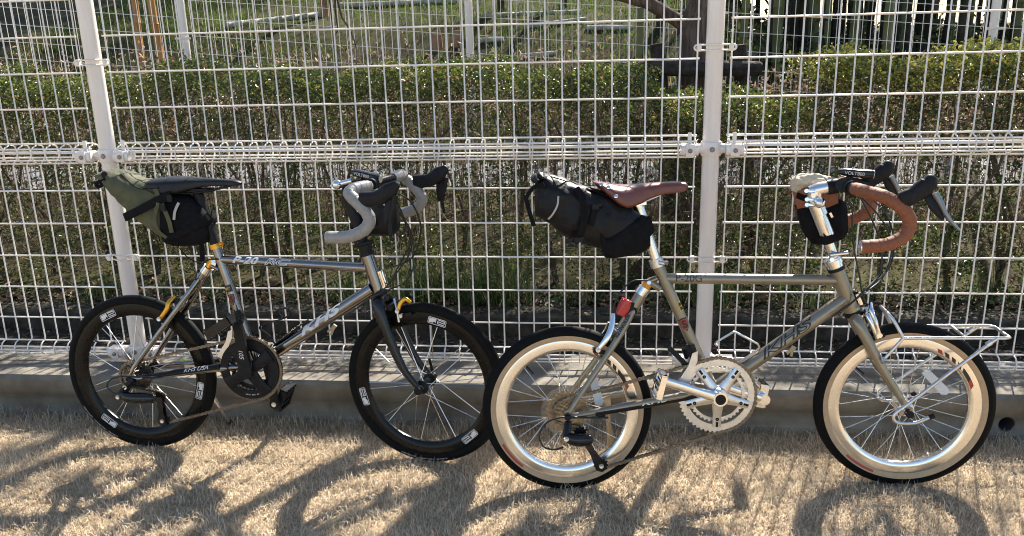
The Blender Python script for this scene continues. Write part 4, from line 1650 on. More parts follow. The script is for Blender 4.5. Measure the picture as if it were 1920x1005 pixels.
for w in (wr, wf):
    # small red tyre label at the lower left, coloured rim decal at the upper right
    b = MB()
    a0 = math.radians(-122 if w is wf else -140)
    R_ = []
    for i in range(15):
        a = a0 + (i / 14 - .5) * .42
        R_.append([V(math.cos(a) * r, y, math.sin(a) * r) for r, y in ((.2025, -.0160), (.2025, -.0172), (.2085, -.0192), (.2085, -.0184))])
    b.rings(R_)
    obj('tyre_label', b, M_red, w)
    for k in range(7):
        a = math.radians(18) + k * .12
        b = MB()
        R_ = []
        for i in range(4):
            aa = a + i / 3 * (.075 if k not in (0, 1) else .12)
            R_.append([V(math.cos(aa + (.0 if r < .178 else .05)) * r, y, math.sin(aa + (.0 if r < .178 else .05)) * r) for r, y in ((.1750, -.0125), (.1750, -.0134), (.1850, -.0136), (.1850, -.0126))])
        b.rings(R_)
        obj('rim_decal', b, M_red if k in (0, 6) else M_black_ink, w)
# spoke reflectors
for w, a, rr in ((wr, math.radians(28), .098), (wf, math.radians(38), .105)):
    b = MB()
    d = V(math.cos(a), 0, math.sin(a))
    t = V(-math.sin(a), 0, math.cos(a))
    c0 = d * rr + t * .012
    poly = [(-.040, -.009), (.036, -.013), (.046, -.003), (.046, .006), (.036, .012), (-.040, .012)]
    ang = math.radians(-75) if w is wr else math.radians(-45)
    ex, ez = V(math.cos(ang), 0, math.sin(ang)), V(-math.sin(ang), 0, math.cos(ang))
    b.prism(poly, c0 + V(0, -.012, 0), ex, ez, .009)
    obj('spoke_reflector', b, M_reflector, w, sharp=30)

bb = p(1338, 731)
hub = B.rhub
# --- frame
b = MB()
b.tube([p(1233, 497), bb], .0152, 20)
b.tube([p(1241, 521.5), p(1572, 525)], .0143, 20)
b.tube([p(1583, 561), bb + V(0.006, 0, 0.004)], .0192, 22)
b.tube([B.ht_t, B.ht_b], .0205, 22)
b.tube([bb - YL * .036, bb + YL * .036], .0205, 22)
# wishbone stay: one stub that splits in two
j = p(1187, 577)
b.tube(smooth([p(1203, 549), p(1196, 562), j], 3), [.0155, .0165, .0165], 16)
for sd in (-1, 1):
    b.tube(smooth([j + YL * sd * .006, p(1158, 627) + YL * sd * .030, hub + V(.028, sd * .058, .045), hub + V(.006, sd * .064, .012)], 4), [.0105, .0095, .0080, .0075], 14)
    b.tube(smooth([bb + V(-.01, sd * .022, 0), bb + V(-.10, sd * .046, -.002), hub + V(.03, sd * .063, .002), hub + V(.008, sd * .065, -.001)], 4), [.0105, .0105, .0085, .0075], 14)
    # dropout plates
    b.prism([(-.016, -.014), (.022, -.010), (.024, .006), (.008, .022), (-.010, .014)], hub + YL * sd * .065, V(1, 0, 0), V(0, 0, 1), .006)
b.tube([p(1218, 528) + YL * .0, p(1238, 541)], .0095, 12, side=YL, rb=.013)
b.tube([p(1215, 527), p(1232, 521)], .0075, 12, side=YL, rb=.012)
frame = add_part(B, 'frame', b, M_champ)
# lettering on the frame
view = V(0, -1, 0)


def tube_text(txt, a, c, r, size, m, name, parent, **kw):
    e1 = unit(c - a)
    e2 = unit(np.cross(V(0, 1, 0), e1)) * -1
    if e2[2] < 0 and abs(e2[2]) > .2:
        e2 = -e2
    nn = unit(np.cross(e1, e2))
    if nn[1] > 0:
        nn = -nn
    tilt = kw.pop('tilt', 0.0)
    nt = nn * math.cos(tilt) + e2 * math.sin(tilt)
    e2t = e2 * math.cos(tilt) - nn * math.sin(tilt)
    o = (a + c) / 2 + nt * r
    return add_text(txt, size, m, parent, name, o, e1, e2t, nt, tube_r=r, **kw)




def on_axis(A, C, *pts):
    e = unit(C - A)
    return [A + e * np.dot(q - A, e) for q in pts]


ta, tc_ = on_axis(p(1241, 521.5), p(1572, 525), p(1258, 521.7), p(1322, 522.4))
tube_text('P-20G', ta, tc_, .0144, .030, M_black_ink, 'lettering', frame, tilt=.15, sx=.95)
ka, kc = on_axis(p(1583, 561), bb + V(0.006, 0, 0.004), p(1424, 672), p(1519, 610))
tube_text('KHS', ka, kc, .0193, .036, M_black_ink, 'lettering', frame, shear=.35, grow=.0020, sx=2.3, tilt=.42)
tube_text('KHS', ka, kc, .0193, .036, M_champ, 'lettering_face', frame, shear=.35, grow=-.0004, sx=2.3, lift=.0011, tilt=.42)
ra, rc = p(1152, 640, -.034), p(1184, 585, -.012)
tube_text('REYNOLDS', ra, rc, .0106, .0150, M_black_ink, 'lettering', frame, tilt=.35, grow=.0004, sx=.95)
# black chainstay guard with the name
b = MB()
g0, g1 = bb + V(-.04, -.040, .002), hub + V(.075, -.0625, .006)
b.tube([g1, g1 * .5 + g0 * .5, g0], [.0085, .0110, .0112], 12)
guard = add_part(B, 'chainstay_guard', b, M_blackmt)
tube_text('KHS', g1 * .62 + g0 * .38, g1 * .30 + g0 * .70, .0115, .019, M_white_ink, 'lettering', guard, shear=.4, sx=2.0, tilt=.55, grow=.0004)
# red shield badge and tube maker's sticker on the seat tube


def shield(centre, e1, e2, nn, r, w, h, m1, m2, parent):
    pl = [(-.5, .5), (0, .56), (.5, .5), (.47, 0), (.28, -.35), (0, -.62), (-.28, -.35), (-.47, 0)]
    for k, (mm, sc, lf) in enumerate(((m2, 1.0, .0010), (m1, .82, .0018))):
        vs = []
        ns = 6
        for x, y in pl:
            vs.append((x * w * sc, y * h * sc))
        mbx = MB()
        pts = []
        for x, y in vs:
            a = x / r
            pts.append(centre + e2 * y + e1 * math.sin(a) * (r + lf) + nn * ((math.cos(a) - 1) * r + lf * math.cos(a)))
        cpt = centre + nn * lf
        mbx.add(pts + [cpt], [(i, (i + 1) % 8, 8) for i in range(8)])
        obj('badge', mbx, mm, parent, smooth_on=False)
    add_text('S', h * .85, m2, parent, 'badge_letter', centre + nn * .0022, e1, e2, nn, lift=.0012, grow=.0012)


stu = unit(p(1233, 497) - bb)
ste1 = unit(np.cross(V(0, 1, 0), stu))
if ste1[0] < 0:
    ste1 = -ste1
shield(p(1277, 608) * 0 + (bb + stu * np.dot(p(1277, 608) - bb, stu)) - YL * .0154, ste1, stu, -YL, .0153, .024, .034, M_red, M_black_ink, frame)
b = MB()
q0 = bb + stu * np.dot(p(1268, 577) - bb, stu)
R_ = []
for i in range(7):
    a = .2 + i / 6 * .9
    n_ = -YL * math.cos(a) + ste1 * math.sin(a)
    R_.append([q0 + n_ * .0155 - stu * .012, q0 + n_ * .0159 - stu * .012, q0 + n_ * .0159 + stu * .016, q0 + n_ * .0155 + stu * .016])
b.rings(R_)
stk = obj('tubing_sticker', b, M_yellow_ink, frame)
for k in (-1, 1):
    b = MB()
    R_ = []
    for i in range(7):
        a = .45 + i / 6 * .6
        n_ = -YL * math.cos(a) + ste1 * math.sin(a)
        R_.append([q0 + stu * (k * .006 + .002) + n_ * .0158 - stu * .0045, q0 + stu * (k * .006 + .002) + n_ * .0163 - stu * .0045, q0 + stu * (k * .006 + .002) + n_ * .0163 + stu * .0045, q0 + stu * (k * .006 + .002) + n_ * .0158 + stu * .0045])
    b.rings(R_)
    obj('tubing_sticker', b, M_black_ink, frame)
# elastomer shock with its metal cup
b = MB()
e0, e1_ = p(1208, 541), p(1217, 528)
b.tube([e0, e1_], [.0135, .0125], 16)
add_part(B, 'elastomer', b, M_orange)
b = MB()
b.tube([p(1200, 552), p(1209, 540)], .0172, 18)
b.tube([p(1207, 543), p(1209.5, 539)], .0180, 18)
b.tube([p(1217, 530, -.018), p(1217, 530, .018)], .0055, 10)
add_part(B, 'shock_cup', b, M_alu)
# seat clamp, seatpost
b = MB()
sd_ = unit(p(1199, 388) - p(1236, 497))
b.tube([p(1233, 497) - sd_ * .004, p(1233, 497) + sd_ * .018], .0195, 20)
b.tube([p(1238, 496, -.018) - sd_ * -.006, p(1246, 494, -.022)], .007, 10)
b.tube([p(1240, 494, -.020), p(1250, 492, .02)], .006, 10)
add_part(B, 'seat_clamp', b, M_silver)
b = MB()
b.tube([p(1234, 500), p(1199, 390)], .0136, 20)
b.tube(smooth([p(1200, 395), p(1196, 384), p(1193, 377)], 3), [.0135, .015, .012], 16)
b.bar(p(1180, 379), p(1210, 378), .044, .014, YL)
add_part(B, 'seatpost', b, M_alu)
# saddle
SA = [((1111, 338), (1117, 349), .030), ((1124, 340), (1134, 362), .062), ((1140, 342), (1154, 379), .070), ((1158, 345), (1172, 388), .066), ((1182, 345), (1194, 383), .048), ((1210, 343), (1216, 373), .032), ((1240, 341), (1241, 364.5), .024), ((1270, 340), (1268, 361), .021), ((1285, 342), (1283, 358), .0185), ((1290, 348), (1289, 352), .006)]
b = MB()
loft_px(B, SA, b, 34, 2.3, skirt=True)
# hollow the underside edge: lower flaps come closer than the top
saddle = add_part(B, 'saddle', b, M_brown, sharp=60)
for (x, y, o) in ((1155, 368, -.072), (1141, 351, -.062), (1128, 346, -.050)):
    b = MB()
    q = p(x, y, o)
    b.lathe([(-.003, .0060), (.001, .0057), (.0025, .0035), (.003, .0002)], q, unit(V(-.1, -.85, .5)), 16)
    obj('rivet', b, M_chrome, saddle)
for sd in (-1, 1):
    b = MB()
    b.tube(smooth([p(1140, 360) + YL * sd * .045, p(1175, 382) + YL * sd * .022, p(1205, 377) + YL * sd * .020, p(1250, 358) + YL * sd * .008], 5), .0036, 8)
    obj('saddle_rail', b, M_chrome, saddle)

# --- transmission
cax = -YL
cr_c = bb - YL * .047
u0 = unit(V(-.96, 0, .28))
b = MB()
gear(b, cr_c, YL, .1065, .0835, 52, .004, u0)
ring_plate(b, cr_c - YL * .001, YL, .0835, .092, .003, 60)
chainring = add_part(B, 'chainring', b, M_silver, sharp=25)
b = MB()
gear(b, cr_c + YL * .008, YL, .079, .068, 39, .004, u0)
obj('inner_chainring', b, M_silver, chainring, sharp=25)
arm_end = p(1236, 712, -.083)
cen = bb - YL * .078
b = MB()
adir = unit(V(arm_end[0] - cen[0], 0, arm_end[2] - cen[2]))
for k in range(5):
    a = 2 * math.pi * k / 5 + math.pi / 5
    d = adir * math.cos(a) + np.cross(YL, adir) * math.sin(a)
    b.tube([bb - YL * .056 + d * .015, bb - YL * .052 + d * .055, bb - YL * .050 + d * .088], [.006, .005, .0045], 10, side=np.cross(d, YL), rb=[.017, .012, .0125], power=3)
b.lathe([(-.014, .026), (.004, .026), (.012, .023)], bb - YL * .056, -YL, 26)
spider = add_part(B, 'crank_spider', b, M_silver, sharp=35)
for k in range(5):
    b = MB()
    a = 2 * math.pi * k / 5 + math.pi / 5
    d = adir * math.cos(a) + np.cross(YL, adir) * math.sin(a)
    b.lathe([(0, .0048), (.003, .0048), (.003, .0022), (.001, .0002)], bb - YL * .0545 + d * .066, -YL, 12)
    obj('chainring_bolt', b, M_blackmt, spider)
for k in range(5):
    a = 2 * math.pi * k / 5 + math.pi / 5
    d = adir * math.cos(a) + np.cross(YL, adir) * math.sin(a)
    b = MB()
    b.bar(bb - YL * .0552 + d * .074, bb - YL * .0548 + d * .088, .0062, .0016, np.cross(d, YL))
    obj('spider_slot', b, M_blackmt, spider)
b = MB()
b.tube([cen, cen * .7 + arm_end * .3, arm_end], [.0165, .0125, .0125], 14, side=YL, rb=[.0105, .0085, .0075], power=3.2)
b.tube([arm_end + YL * .009, arm_end - YL * .009], .0155, 18)
b.tube([cen + YL * .014, cen - YL * .012], .019, 24)
crank = add_part(B, 'crank_arm', b, M_alu, sharp=35)
b = MB()
b.lathe([(.0125, .0145), (.0135, .0135), (.0135, .0002)], cen, -YL, 22)
obj('crank_bolt', b, M_blackmt, crank)
far_end = bb + YL * .083 - V(arm_end[0] - bb[0], 0, arm_end[2] - bb[2])
b = MB()
b.tube([bb + YL * .072, bb * .5 + far_end * .5 + YL * .036, far_end], [.016, .012, .0125], 14, side=YL, rb=.0085, power=3.2)
b.tube([far_end + YL * .009, far_end - YL * .009], .0155, 18)
b.tube([bb + YL * .03, bb + YL * .085], .018, 20)
add_part(B, 'crank_arm', b, M_alu, sharp=35)
pedal(B, arm_end + V(-.006, -.052, .004), V(.25, 0, 1), YL, M_chrome, B.root, (.058, .070, .015))
pedal(B, far_end + V(.0, .052, .004), V(.2, 0, 1), YL, M_chrome, B.root, (.062, .074, .024))
# front derailleur
b = MB()
b.prism([(-.048, -.014), (-.02, -.006), (.03, .014), (.05, .034), (.036, .04), (.004, .022), (-.046, .010)], bb + V(-.068, -.052, .066), V(.72, 0, .69), V(-.69, 0, .72), .0025)
b.prism([(-.046, -.012), (.04, .022), (.036, .04), (-.044, .008)], bb + V(-.068, -.036, .066), V(.72, 0, .69), V(-.69, 0, .72), .0025)
add_part(B, 'front_derailleur', b, M_silver, sharp=20)
b = MB()
b.bar(p(1255, 652, -.03), p(1292, 690, -.035), .016, .013, YL)
b.tube([p(1290, 650, -.02), p(1296, 668, -.02)], .019, 14)
add_part(B, 'derailleur_body', b, M_blackmt, sharp=30)
lo_p = p(1127, 871, -.050)
up_p = p(1088, 812, -.050)
chain(B, cr_c, .1045, hub, .040, lo_p, -.047, up_p)
cs = cassette(B, hub, [-.055 + .0042 * k for k in range(8)], [.024, .0275, .031, .035, .0395, .045, .0515, .0595], M_cass, wr)
cs.data.transform(Matrix.Translation(Vector((-hub[0], -hub[1], -hub[2]))))
b = MB()
ring_plate(b, V(0, -.022, 0), V(0, 1, 0), .058, .072, .0018, 60)
obj('spoke_protector', b, M_clear, wr)
mech = rear_mech(B, hub, up_p, lo_p, -.050, M_blackgl, B.root, p(1062, 820, -.078), p(1104, 826, -.082))
cable(B, [p(1140, 783, -.07), p(1090, 783, -.075), p(1050, 783, -.085), p(1022, 795, -.09), p(1011, 818, -.09), p(1020, 838, -.088), p(1040, 843, -.085), p(1056, 838, -.08)], mech, .0026)
b = MB()
b.lathe([(-.080, .0105), (-.062, .0105), (-.061, .004), (.061, .004), (.062, .0095), (.077, .0095)], hub, -YL, 14)
add_part(B, 'rear_skewer', b, M_blackmt)
# --- brakes
fd = unit(p(1212, 534) - hub)
rc_ = hub + unit(p(1158, 622) - hub) * (R0 + .013) * 1.0
fw = unit(np.cross(YL, fd))
brake_px(B, [(1150, 588, -.010), (1147, 612, -.022), (1138, 634, -.032), (1121, 655, -.035)], M_chrome, B.root, (1160, 622, 0), ((1112, 657, -.026), (1138, 662, -.026)), .0075)
# rear light
b = MB()
lt0, lt1 = p(1164, 590, -.004), p(1176, 562, -.004)
b.tube([lt0, lt0 * .5 + lt1 * .5, lt1], [.0150, .0175, .0150], 14, side=YL, rb=[.016, .0185, .016], power=3.4)
tl_ = add_part(B, 'tail_light', b, M_redlens, sharp=50)
b = MB()
b.tube([p(1176, 592, -.004), p(1185, 566, -.004)], .009, 12, side=YL, rb=.015, power=3)
b.tube([p(1180, 585), p(1187, 573)], .0185, 18)
obj('light_mount', b, M_blackmt, tl_)
# kickstand on the far side
b = MB()
b.tube([hub + V(.10, .052, -.005), hub + V(.12, .060, -.02), hub + V(.135, .155, -.218)], [.010, .0085, .007], 12)
b.box(hub + V(.105, .055, .002), (.045, .012, .03))
ks = add_part(B, 'kickstand', b, M_champ)
b = MB()
b.tube([hub + V(.098, .030, -.028), hub + V(.098, .044, -.036)], .0125, 12)
obj('kickstand_pivot', b, M_blackmt, ks)
# --- bottle cage
b = MB()
def dtp(px, py, off=0.0):
    return p(px, py, off)
for o_ in (-.030, .030):
    b.tube([dtp(1378, 686, o_ * .25), dtp(1410, 665, o_ * .4), dtp(1424, 652, o_ * .9), dtp(1421, 645, o_ * 1.1), dtp(1382, 624, o_ * 1.1), dtp(1376, 622, o_ * 1.1), dtp(1344, 641, o_ * .7), dtp(1341, 645, o_ * .5), dtp(1344, 648, o_ * .3)], .0031, 8)
b.tube(smooth([dtp(1344, 648, -.010), dtp(1343, 645, 0), dtp(1344, 648, .010)], 3), .0031, 8)
b.tube([dtp(1374, 688, 0), dtp(1420, 658, 0)], .004, 8, side=YL, rb=.009)
add_part(B, 'bottle_cage', b, M_silver)
# down tube cable hanger
b = MB()
b.prism([(-.006, .012), (.006, .012), (.006, -.004), (.010, -.016), (.004, -.018), (0, -.006), (-.004, -.018), (-.010, -.014), (-.006, -.002)], p(1485, 656), V(.85, 0, -.5), V(.5, 0, .85), .006)
add_part(B, 'cable_stop', b, M_champ, sharp=20)
# --- head, fork
b = MB()
b.tube([B.ht_t + B.ax * .001, B.ht_t + B.ax * .010], .0235, 24)
add_part(B, 'headset', b, M_blackmt)
b = MB()
b.tube([B.ht_b - B.ax * .001, B.ht_b - B.ax * .011], .0245, 24)
add_part(B, 'headset', b, M_blackmt)
fh = B.fhub
b = MB()
crown = B.ht_b - B.ax * .018
b.tube([B.ht_b - B.ax * .010, crown - B.ax * .012], .0185, 20)
for sd in (-1, 1):
    n_ = B.sn * sd
    b.tube(smooth([crown + n_ * .006, crown + n_ * .032 - B.ax * .014, crown * .5 + fh * .5 + n_ * .046 + B.fwd_s * -.004, fh + n_ * .051 + V(-.004, 0, .012)], 5), [.0165, .0165, .0130, .0085], 16)
    b.prism([(-.010, -.010), (.012, -.008), (.012, .012), (-.004, .020)], fh + n_ * .051, V(1, 0, 0), V(0, 0, 1), .005)
add_part(B, 'fork', b, M_champ)
b = MB()
b.lathe([(-.072, .0105), (-.055, .0105), (-.054, .004), (.054, .004), (.055, .0105), (.072, .0105)], fh, B.sn, 16)
add_part(B, 'front_skewer', b, M_blackmt)
fcc = crown + B.fwd_s * .030 - B.ax * .004
caliper(B, fcc, B.fwd_s, B.ax, B.sn, .034, .062, M_chrome, B.root, M_chrome)
# badge plate on the head tube front
b = MB()
hm = B.ht_t * .35 + B.ht_b * .65
for sd in (-1, 1):
    b.bar(hm + V(.026, sd * .012, 0) + B.ax * .022, hm + V(.026, sd * .012, 0) - B.ax * .022, .006, .010, YL)
b.bar(hm + V(.024, 0, 0) + B.ax * .018, hm + V(.024, 0, 0) - B.ax * .018, .03, .004, YL)
add_part(B, 'rack_mount', b, M_chrome, sharp=30)
# --- stem
b = MB()
st0 = B.ht_t + B.ax * .010
b.tube([st0, st0 + B.ax * .026], .0215, 22)
b.tube([st0 + B.ax * .012, st0 + B.ax * .022], .0245, 22)
b.tube([s(1556, 478, -.024), s(1590, 474, -.020)], .006, 10)
b.tube([s(1560, 487, -.03), s(1558, 484, .03)], .006, 10)
add_part(B, 'stem_clamp', b, M_alu)
b = MB()
b.tube([s(1567, 490), s(1549, 440)], .0125, 18)
b.tube([s(1551, 441), s(1526, 376)], .0185, 22)
b.tube([s(1538, 403), s(1526, 374)], .0205, 22)
b.tube(smooth([s(1518, 360), s(1534, 355), s(1556, 350), s(1576, 347)], 3), [.016, .0185, .0170, .016], 16)
b.tube([s(1526, 378), s(1529, 358)], .019, 18)
for (x, y, o) in ((1512, 358, -.018), (1513, 374, -.018), (1513, 384, -.016)):
    b.tube([s(x, y, o - .006), s(x + 2, y, o + .02)], .0055, 10)
    b.tube([s(x, y, o), s(x + 16, y + 1, o)], .005, 8)
b.bar(s(1556, 404, -.008), s(1560, 402, -.008), .01, .014, B.sn)
stem = add_part(B, 'stem', b, M_alu)
b = MB()
b.sphere(s(1537, 380, -.034), .0150, B.sn, 20, 11)
b.tube([s(1537, 380, -.034), s(1530, 376, -.01)], .006, 10)
bell = add_part(B, 'bell', b, M_chrome)
b = MB()
b.tube([s(1551, 351, 0), s(1571, 348, 0)], .0200, 20)
add_part(B, 'stem_strap', b, M_blackmt)
b = MB()
b.tube([s(1580, 347, -.05), s(1580, 347, .05)], .0185, 20)
b.tube([s(1594, 352, -.055), s(1597, 353, -.062)], .0195, 20)
add_part(B, 'bar_clamp', b, M_blackmt)
# --- handlebar
bar_pts = [s(1580, 347, -.02), s(1590, 350, -.05), s(1603, 354, -.08), s(1628, 361, -.13), s(1655, 368, -.165), s(1682, 382, -.185), s(1701, 402, -.19), s(1705, 424, -.19), s(1692, 445, -.195), s(1660, 459, -.2), s(1614, 463, -.2)]
hoodp = [s(1688, 375, -.188), s(1706, 369, -.19), s(1723, 359, -.19), s(1739, 346, -.19), s(1746, 334, -.19)]
levp = [s(1753, 362, -.195), s(1764, 382, -.197), s(1777, 408, -.2), s(1799, 432, -.205)]
drop_bar(B, bar_pts, .0163, M_tape_br, hoodp, [.0195, .0215, .0205, .0225, .0215, .014], [.014, .0155, .0155, .0165, .0165, .012], levp, [.0085, .0075, .0055, .0035], M_lever, 2)
# --- front rack
rk = MB()
N0, N1 = s(1694, 634, -.058), s(1884, 634, -.058)
bend = s(1893, 633, -.048)
F0, F1 = B.mir(N0), B.mir(N1)
loop = [N0, N1, bend, B.mir(bend), F1, F0]
rk.tube(smooth([N0, N0 * .5 + N1 * .5, N1], 2) + [bend] + [B.mir(bend)] + smooth([F1, F1 * .5 + F0 * .5, F0], 2), .0047, 10)
for t in (.62,):
    rk.tube([N0 * (1 - t) + N1 * t, F0 * (1 - t) + F1 * t], .0044, 10)
hoop = [N0, s(1676, 602, -.050), s(1664, 587, -.036), s(1660, 583, -.012)]
rk.tube(smooth(hoop + [B.mir(q) for q in reversed(hoop)], 4), .0047, 10)
for f_ in (lambda q: q, B.mir):
    rk.tube([f_(N0), f_(s(1655, 676, -.058))], .0045, 10)
    rk.tube([f_(s(1657, 673, -.064)), f_(s(1654, 679, -.052))], .0065, 10)
    rk.tube(smooth([f_(q) for q in (s(1870, 634, -.060), s(1790, 692, -.068), s(1706, 755, -.078), s(1682, 772, -.082), s(1675, 784, -.083), s(1685, 793, -.083), s(1716, 793, -.083), s(1744, 782, -.083))], 4), .0047, 10)
    rk.tube([f_(s(1859, 641, -.064)), f_(s(1850, 647, -.064))], .0075, 10)
rack = add_part(B, 'front_rack', rk, M_silver)
for f_ in (lambda q: q, B.mir):
    b = MB()
    b.tube([f_(s(1742, 783, -.083)), f_(s(1752, 779, -.083))], .0068, 12)
    obj('rack_cap', b, M_blackmt, rack)
# --- front light on the bar
b = MB()
l0, l1 = s(1571, 321, -.012), s(1636, 327, -.012)
lup = B.ax
b.tube([l0, l0 * .85 + l1 * .15, l1], [.0055, .0105, .0125], 14, side=B.sn, rb=[.012, .015, .0165], power=3.5)
lamp = add_part(B, 'headlight', b, M_blackgl, sharp=35)
b = MB()
b.lathe([(0, .0125), (.003, .0115), (.004, .0002)], l1, unit(l1 - l0), 18)
obj('lens', b, M_lens, lamp)
b = MB()
b.tube([s(1590, 345, -.012), s(1600, 333, -.012)], .016, 14)
b.tube([s(1590, 338, -.03), s(1628, 345, -.01)], .010, 12)
obj('light_mount', b, M_blackmt, lamp)
le = unit(l1 - l0)
add_text('VOLT800', .0125, M_white_ink, lamp, 'lettering', l0 * .55 + l1 * .45 - B.sn * .0152 - unit(np.cross(B.sn, le)) * -.001, le, unit(np.cross(le, -B.sn)) if np.cross(le, -B.sn)[2] > 0 else -unit(np.cross(le, -B.sn)), -B.sn, lift=.0012)
# --- cables
cable(B, [s(1606, 362, -.03), s(1600, 385, -.04), s(1598, 420, -.04), s(1602, 470, -.03), s(1612, 520, -.03), s(1618, 556, -.02), s(1634, 585, -.01)], B.root)
cable(B, [s(1612, 366, .02), s(1640, 395, .04), s(1664, 430, .05), s(1672, 470, .05), s(1655, 520, .03), s(1615, 553, -.028), s(1585, 578, -.03)], B.root)
cable(B, [s(1610, 364, 0), s(1634, 410, .02), s(1652, 460, .03), s(1650, 510, .02), s(1620, 545, -.028), s(1596, 568, -.03), p(1560, 594, -.028)], B.root)
cable(B, [s(1620, 360, .1), s(1660, 400, .1), s(1676, 450, .08), s(1668, 500, .05), s(1640, 530, .0), s(1606, 560, -.03)], B.root)
cable(B, [p(1215, 526, -.012), p(1185, 528, -.02), p(1160, 553, -.025), p(1148, 585, -.02)], B.root)

# --- saddle bag (a thing of its own, strapped under the saddle)
bag = B.thing('saddle_bag', 'black roll-top saddle bag strapped under the brown saddle', 'bag', p(1150, 478))
b = MB()
PR = [((1003, 340), (1003, 404), .036), ((1012, 327), (1010, 408), .058), ((1030, 327), (1028, 417), .070), ((1062, 336), (1056, 440), .076), ((1100, 349), (1088, 455), .072), ((1140, 362), (1128, 468), .062), ((1172, 380), (1160, 478), .050), ((1200, 402), (1192, 476), .040), ((1214, 420), (1210, 466), .031)]
loft_px(B, PR, b, 60, 2.7, wrinkle=.009, seed=2)
body = obj('bag_body', b, M_nylon2, bag, sharp=60)
b = MB()
loft_px(B, [((1120, 420), (1128, 470), .0685), ((1136, 436), (1136, 482), .0665), ((1162, 418), (1168, 480), .0575), ((1200, 402), (1200, 474), .0455), ((1215, 408), (1217, 462), .0345)], b, 30, 3.4)
obj('bag_base', b, M_nylon, bag, sharp=50)
b = MB()   # wide seatpost strap
loft_px(B, [((1180, 424), (1188, 452), .0505), ((1204, 408), (1214, 444), .0440), ((1216, 402), (1226, 434), .032)], b, 24, 3.6)
obj('seatpost_strap', b, M_nylon, bag, sharp=50)
# rolled closure: stack of folds at the rear
b = MB()
b.tube(smooth([p(1010, 340, -.070), p(1005, 336, -.04), p(1004, 334, 0), p(1006, 336, .072)], 5), [.003, .012, .013, .012, .004], 14)
b.tube(smooth([p(1018, 333, -.064), p(1013, 330, -.04), p(1012, 329, 0), p(1012, 330, .066)], 5), [.003, .0105, .0115, .0105, .004], 14)
b.moved(lambda q: q + np.array([0, 0, .0035 * noise.noise(Vector(q * 60))]))
obj('rolled_closure', b, M_nylon2, bag, sharp=60)


def strap(pts, w, parent, m, nx, th=.0014, name='strap'):
    bb_ = MB()
    bb_.tube(smooth(pts, 5), th, 8, side=nx, rb=w, power=4)
    return obj(name, bb_, m, parent, sharp=50)


strap([p(1080, 352, -.070), p(1092, 372, -.083), p(1096, 410, -.084), p(1088, 440, -.080), p(1078, 455, -.066)], .0095, bag, M_nylon, V(1, 0, 0))
strap([p(1128, 384, -.074), p(1116, 396, -.078), p(1108, 424, -.079)], .008, bag, M_nylon, V(1, 0, .4))
strap([p(1075, 346, -.03), p(1120, 360, -.04), p(1160, 376, -.05)], .008, bag, M_nylon, YL)
strap([p(985, 366, -.05), p(992, 394, -.055), p(1001, 424, -.055)], .006, bag, M_nylon, V(1, 0, 0))
strap([p(988, 368, -.05), p(1000, 352, -.062), p(1020, 345, -.072)], .006, bag, M_nylon, V(0, 0, 1))
for q in ((1117, 388, -.081), (1083, 450, -.076), (1066, 452, -.07)):
    b = MB()
    c_ = p(*q)
    b.box(c_, (.018, .006, .013))
    b.box(c_ + V(.011, 0, .005), (.009, .005, .008))
    obj('buckle', b, M_blackmt, bag)
b = MB()
R_ = []
pth = smooth([p(1047, 368, -.0745), p(1045, 385, -.0785), p(1036, 402, -.077), p(1028, 411, -.073)], 5)
b.tube(pth, .0012, 8, side=V(1, 0, .3), rb=.0026)
obj('reflective_piping', b, M_refl, bag)
b = MB()
b.tube(smooth([p(1030, 330, -.03), p(1050, 336, -.05), p(1066, 341, -.03), p(1056, 334, -.01), p(1076, 343, -.02), p(1088, 350, -.045)], 6), .0018, 7)
obj('cord', b, M_nylon, bag)

# --- stem pouch (hangs from the stem on the far side of it)
pouch = B.thing('stem_pouch', 'black and brown drawstring pouch hanging beside the silver stem', 'bag', s(1545, 460, .05))
b = MB()
loft_px(B, [((1497, 390), (1512, 442), .020, .060), ((1512, 386), (1530, 464), .040, .060), ((1545, 384), (1552, 464), .045, .060), ((1578, 378), (1582, 456), .042, .060), ((1594, 384), (1597, 444), .024, .060)], b, 28, 3, True, .003, 4)
obj('pouch_body', b, M_nylon, pouch, sharp=60)
b = MB()
loft_px(B, [((1494, 358), (1500, 402), .022, .060), ((1512, 348), (1520, 404), .038, .060), ((1545, 345), (1550, 404), .042, .060), ((1574, 355), (1578, 402), .030, .060)], b, 28, 2.6, True, .003, 6)
obj('pouch_collar', b, M_tape_br, pouch, sharp=60)
b = MB()
loft_px(B, [((1488, 350), (1490, 362), .014, .058), ((1498, 334), (1500, 362), .030, .058), ((1522, 330), (1524, 356), .036, .058), ((1548, 333), (1550, 356), .032, .058), ((1570, 340), (1570, 354), .014, .058)], b, 48, 2.3, True, .013, 9, freq=45.0)
obj('drawstring_top', b, M_cream, pouch, sharp=60)
strap([s(1494, 366, .036), s(1512, 372, .022), s(1534, 366, .012)], .009, pouch, M_nylon, B.ax)
strap([s(1536, 448, -.022), s(1548, 452, -.026), s(1566, 446, -.018)], .011, pouch, M_nylon, B.ax)

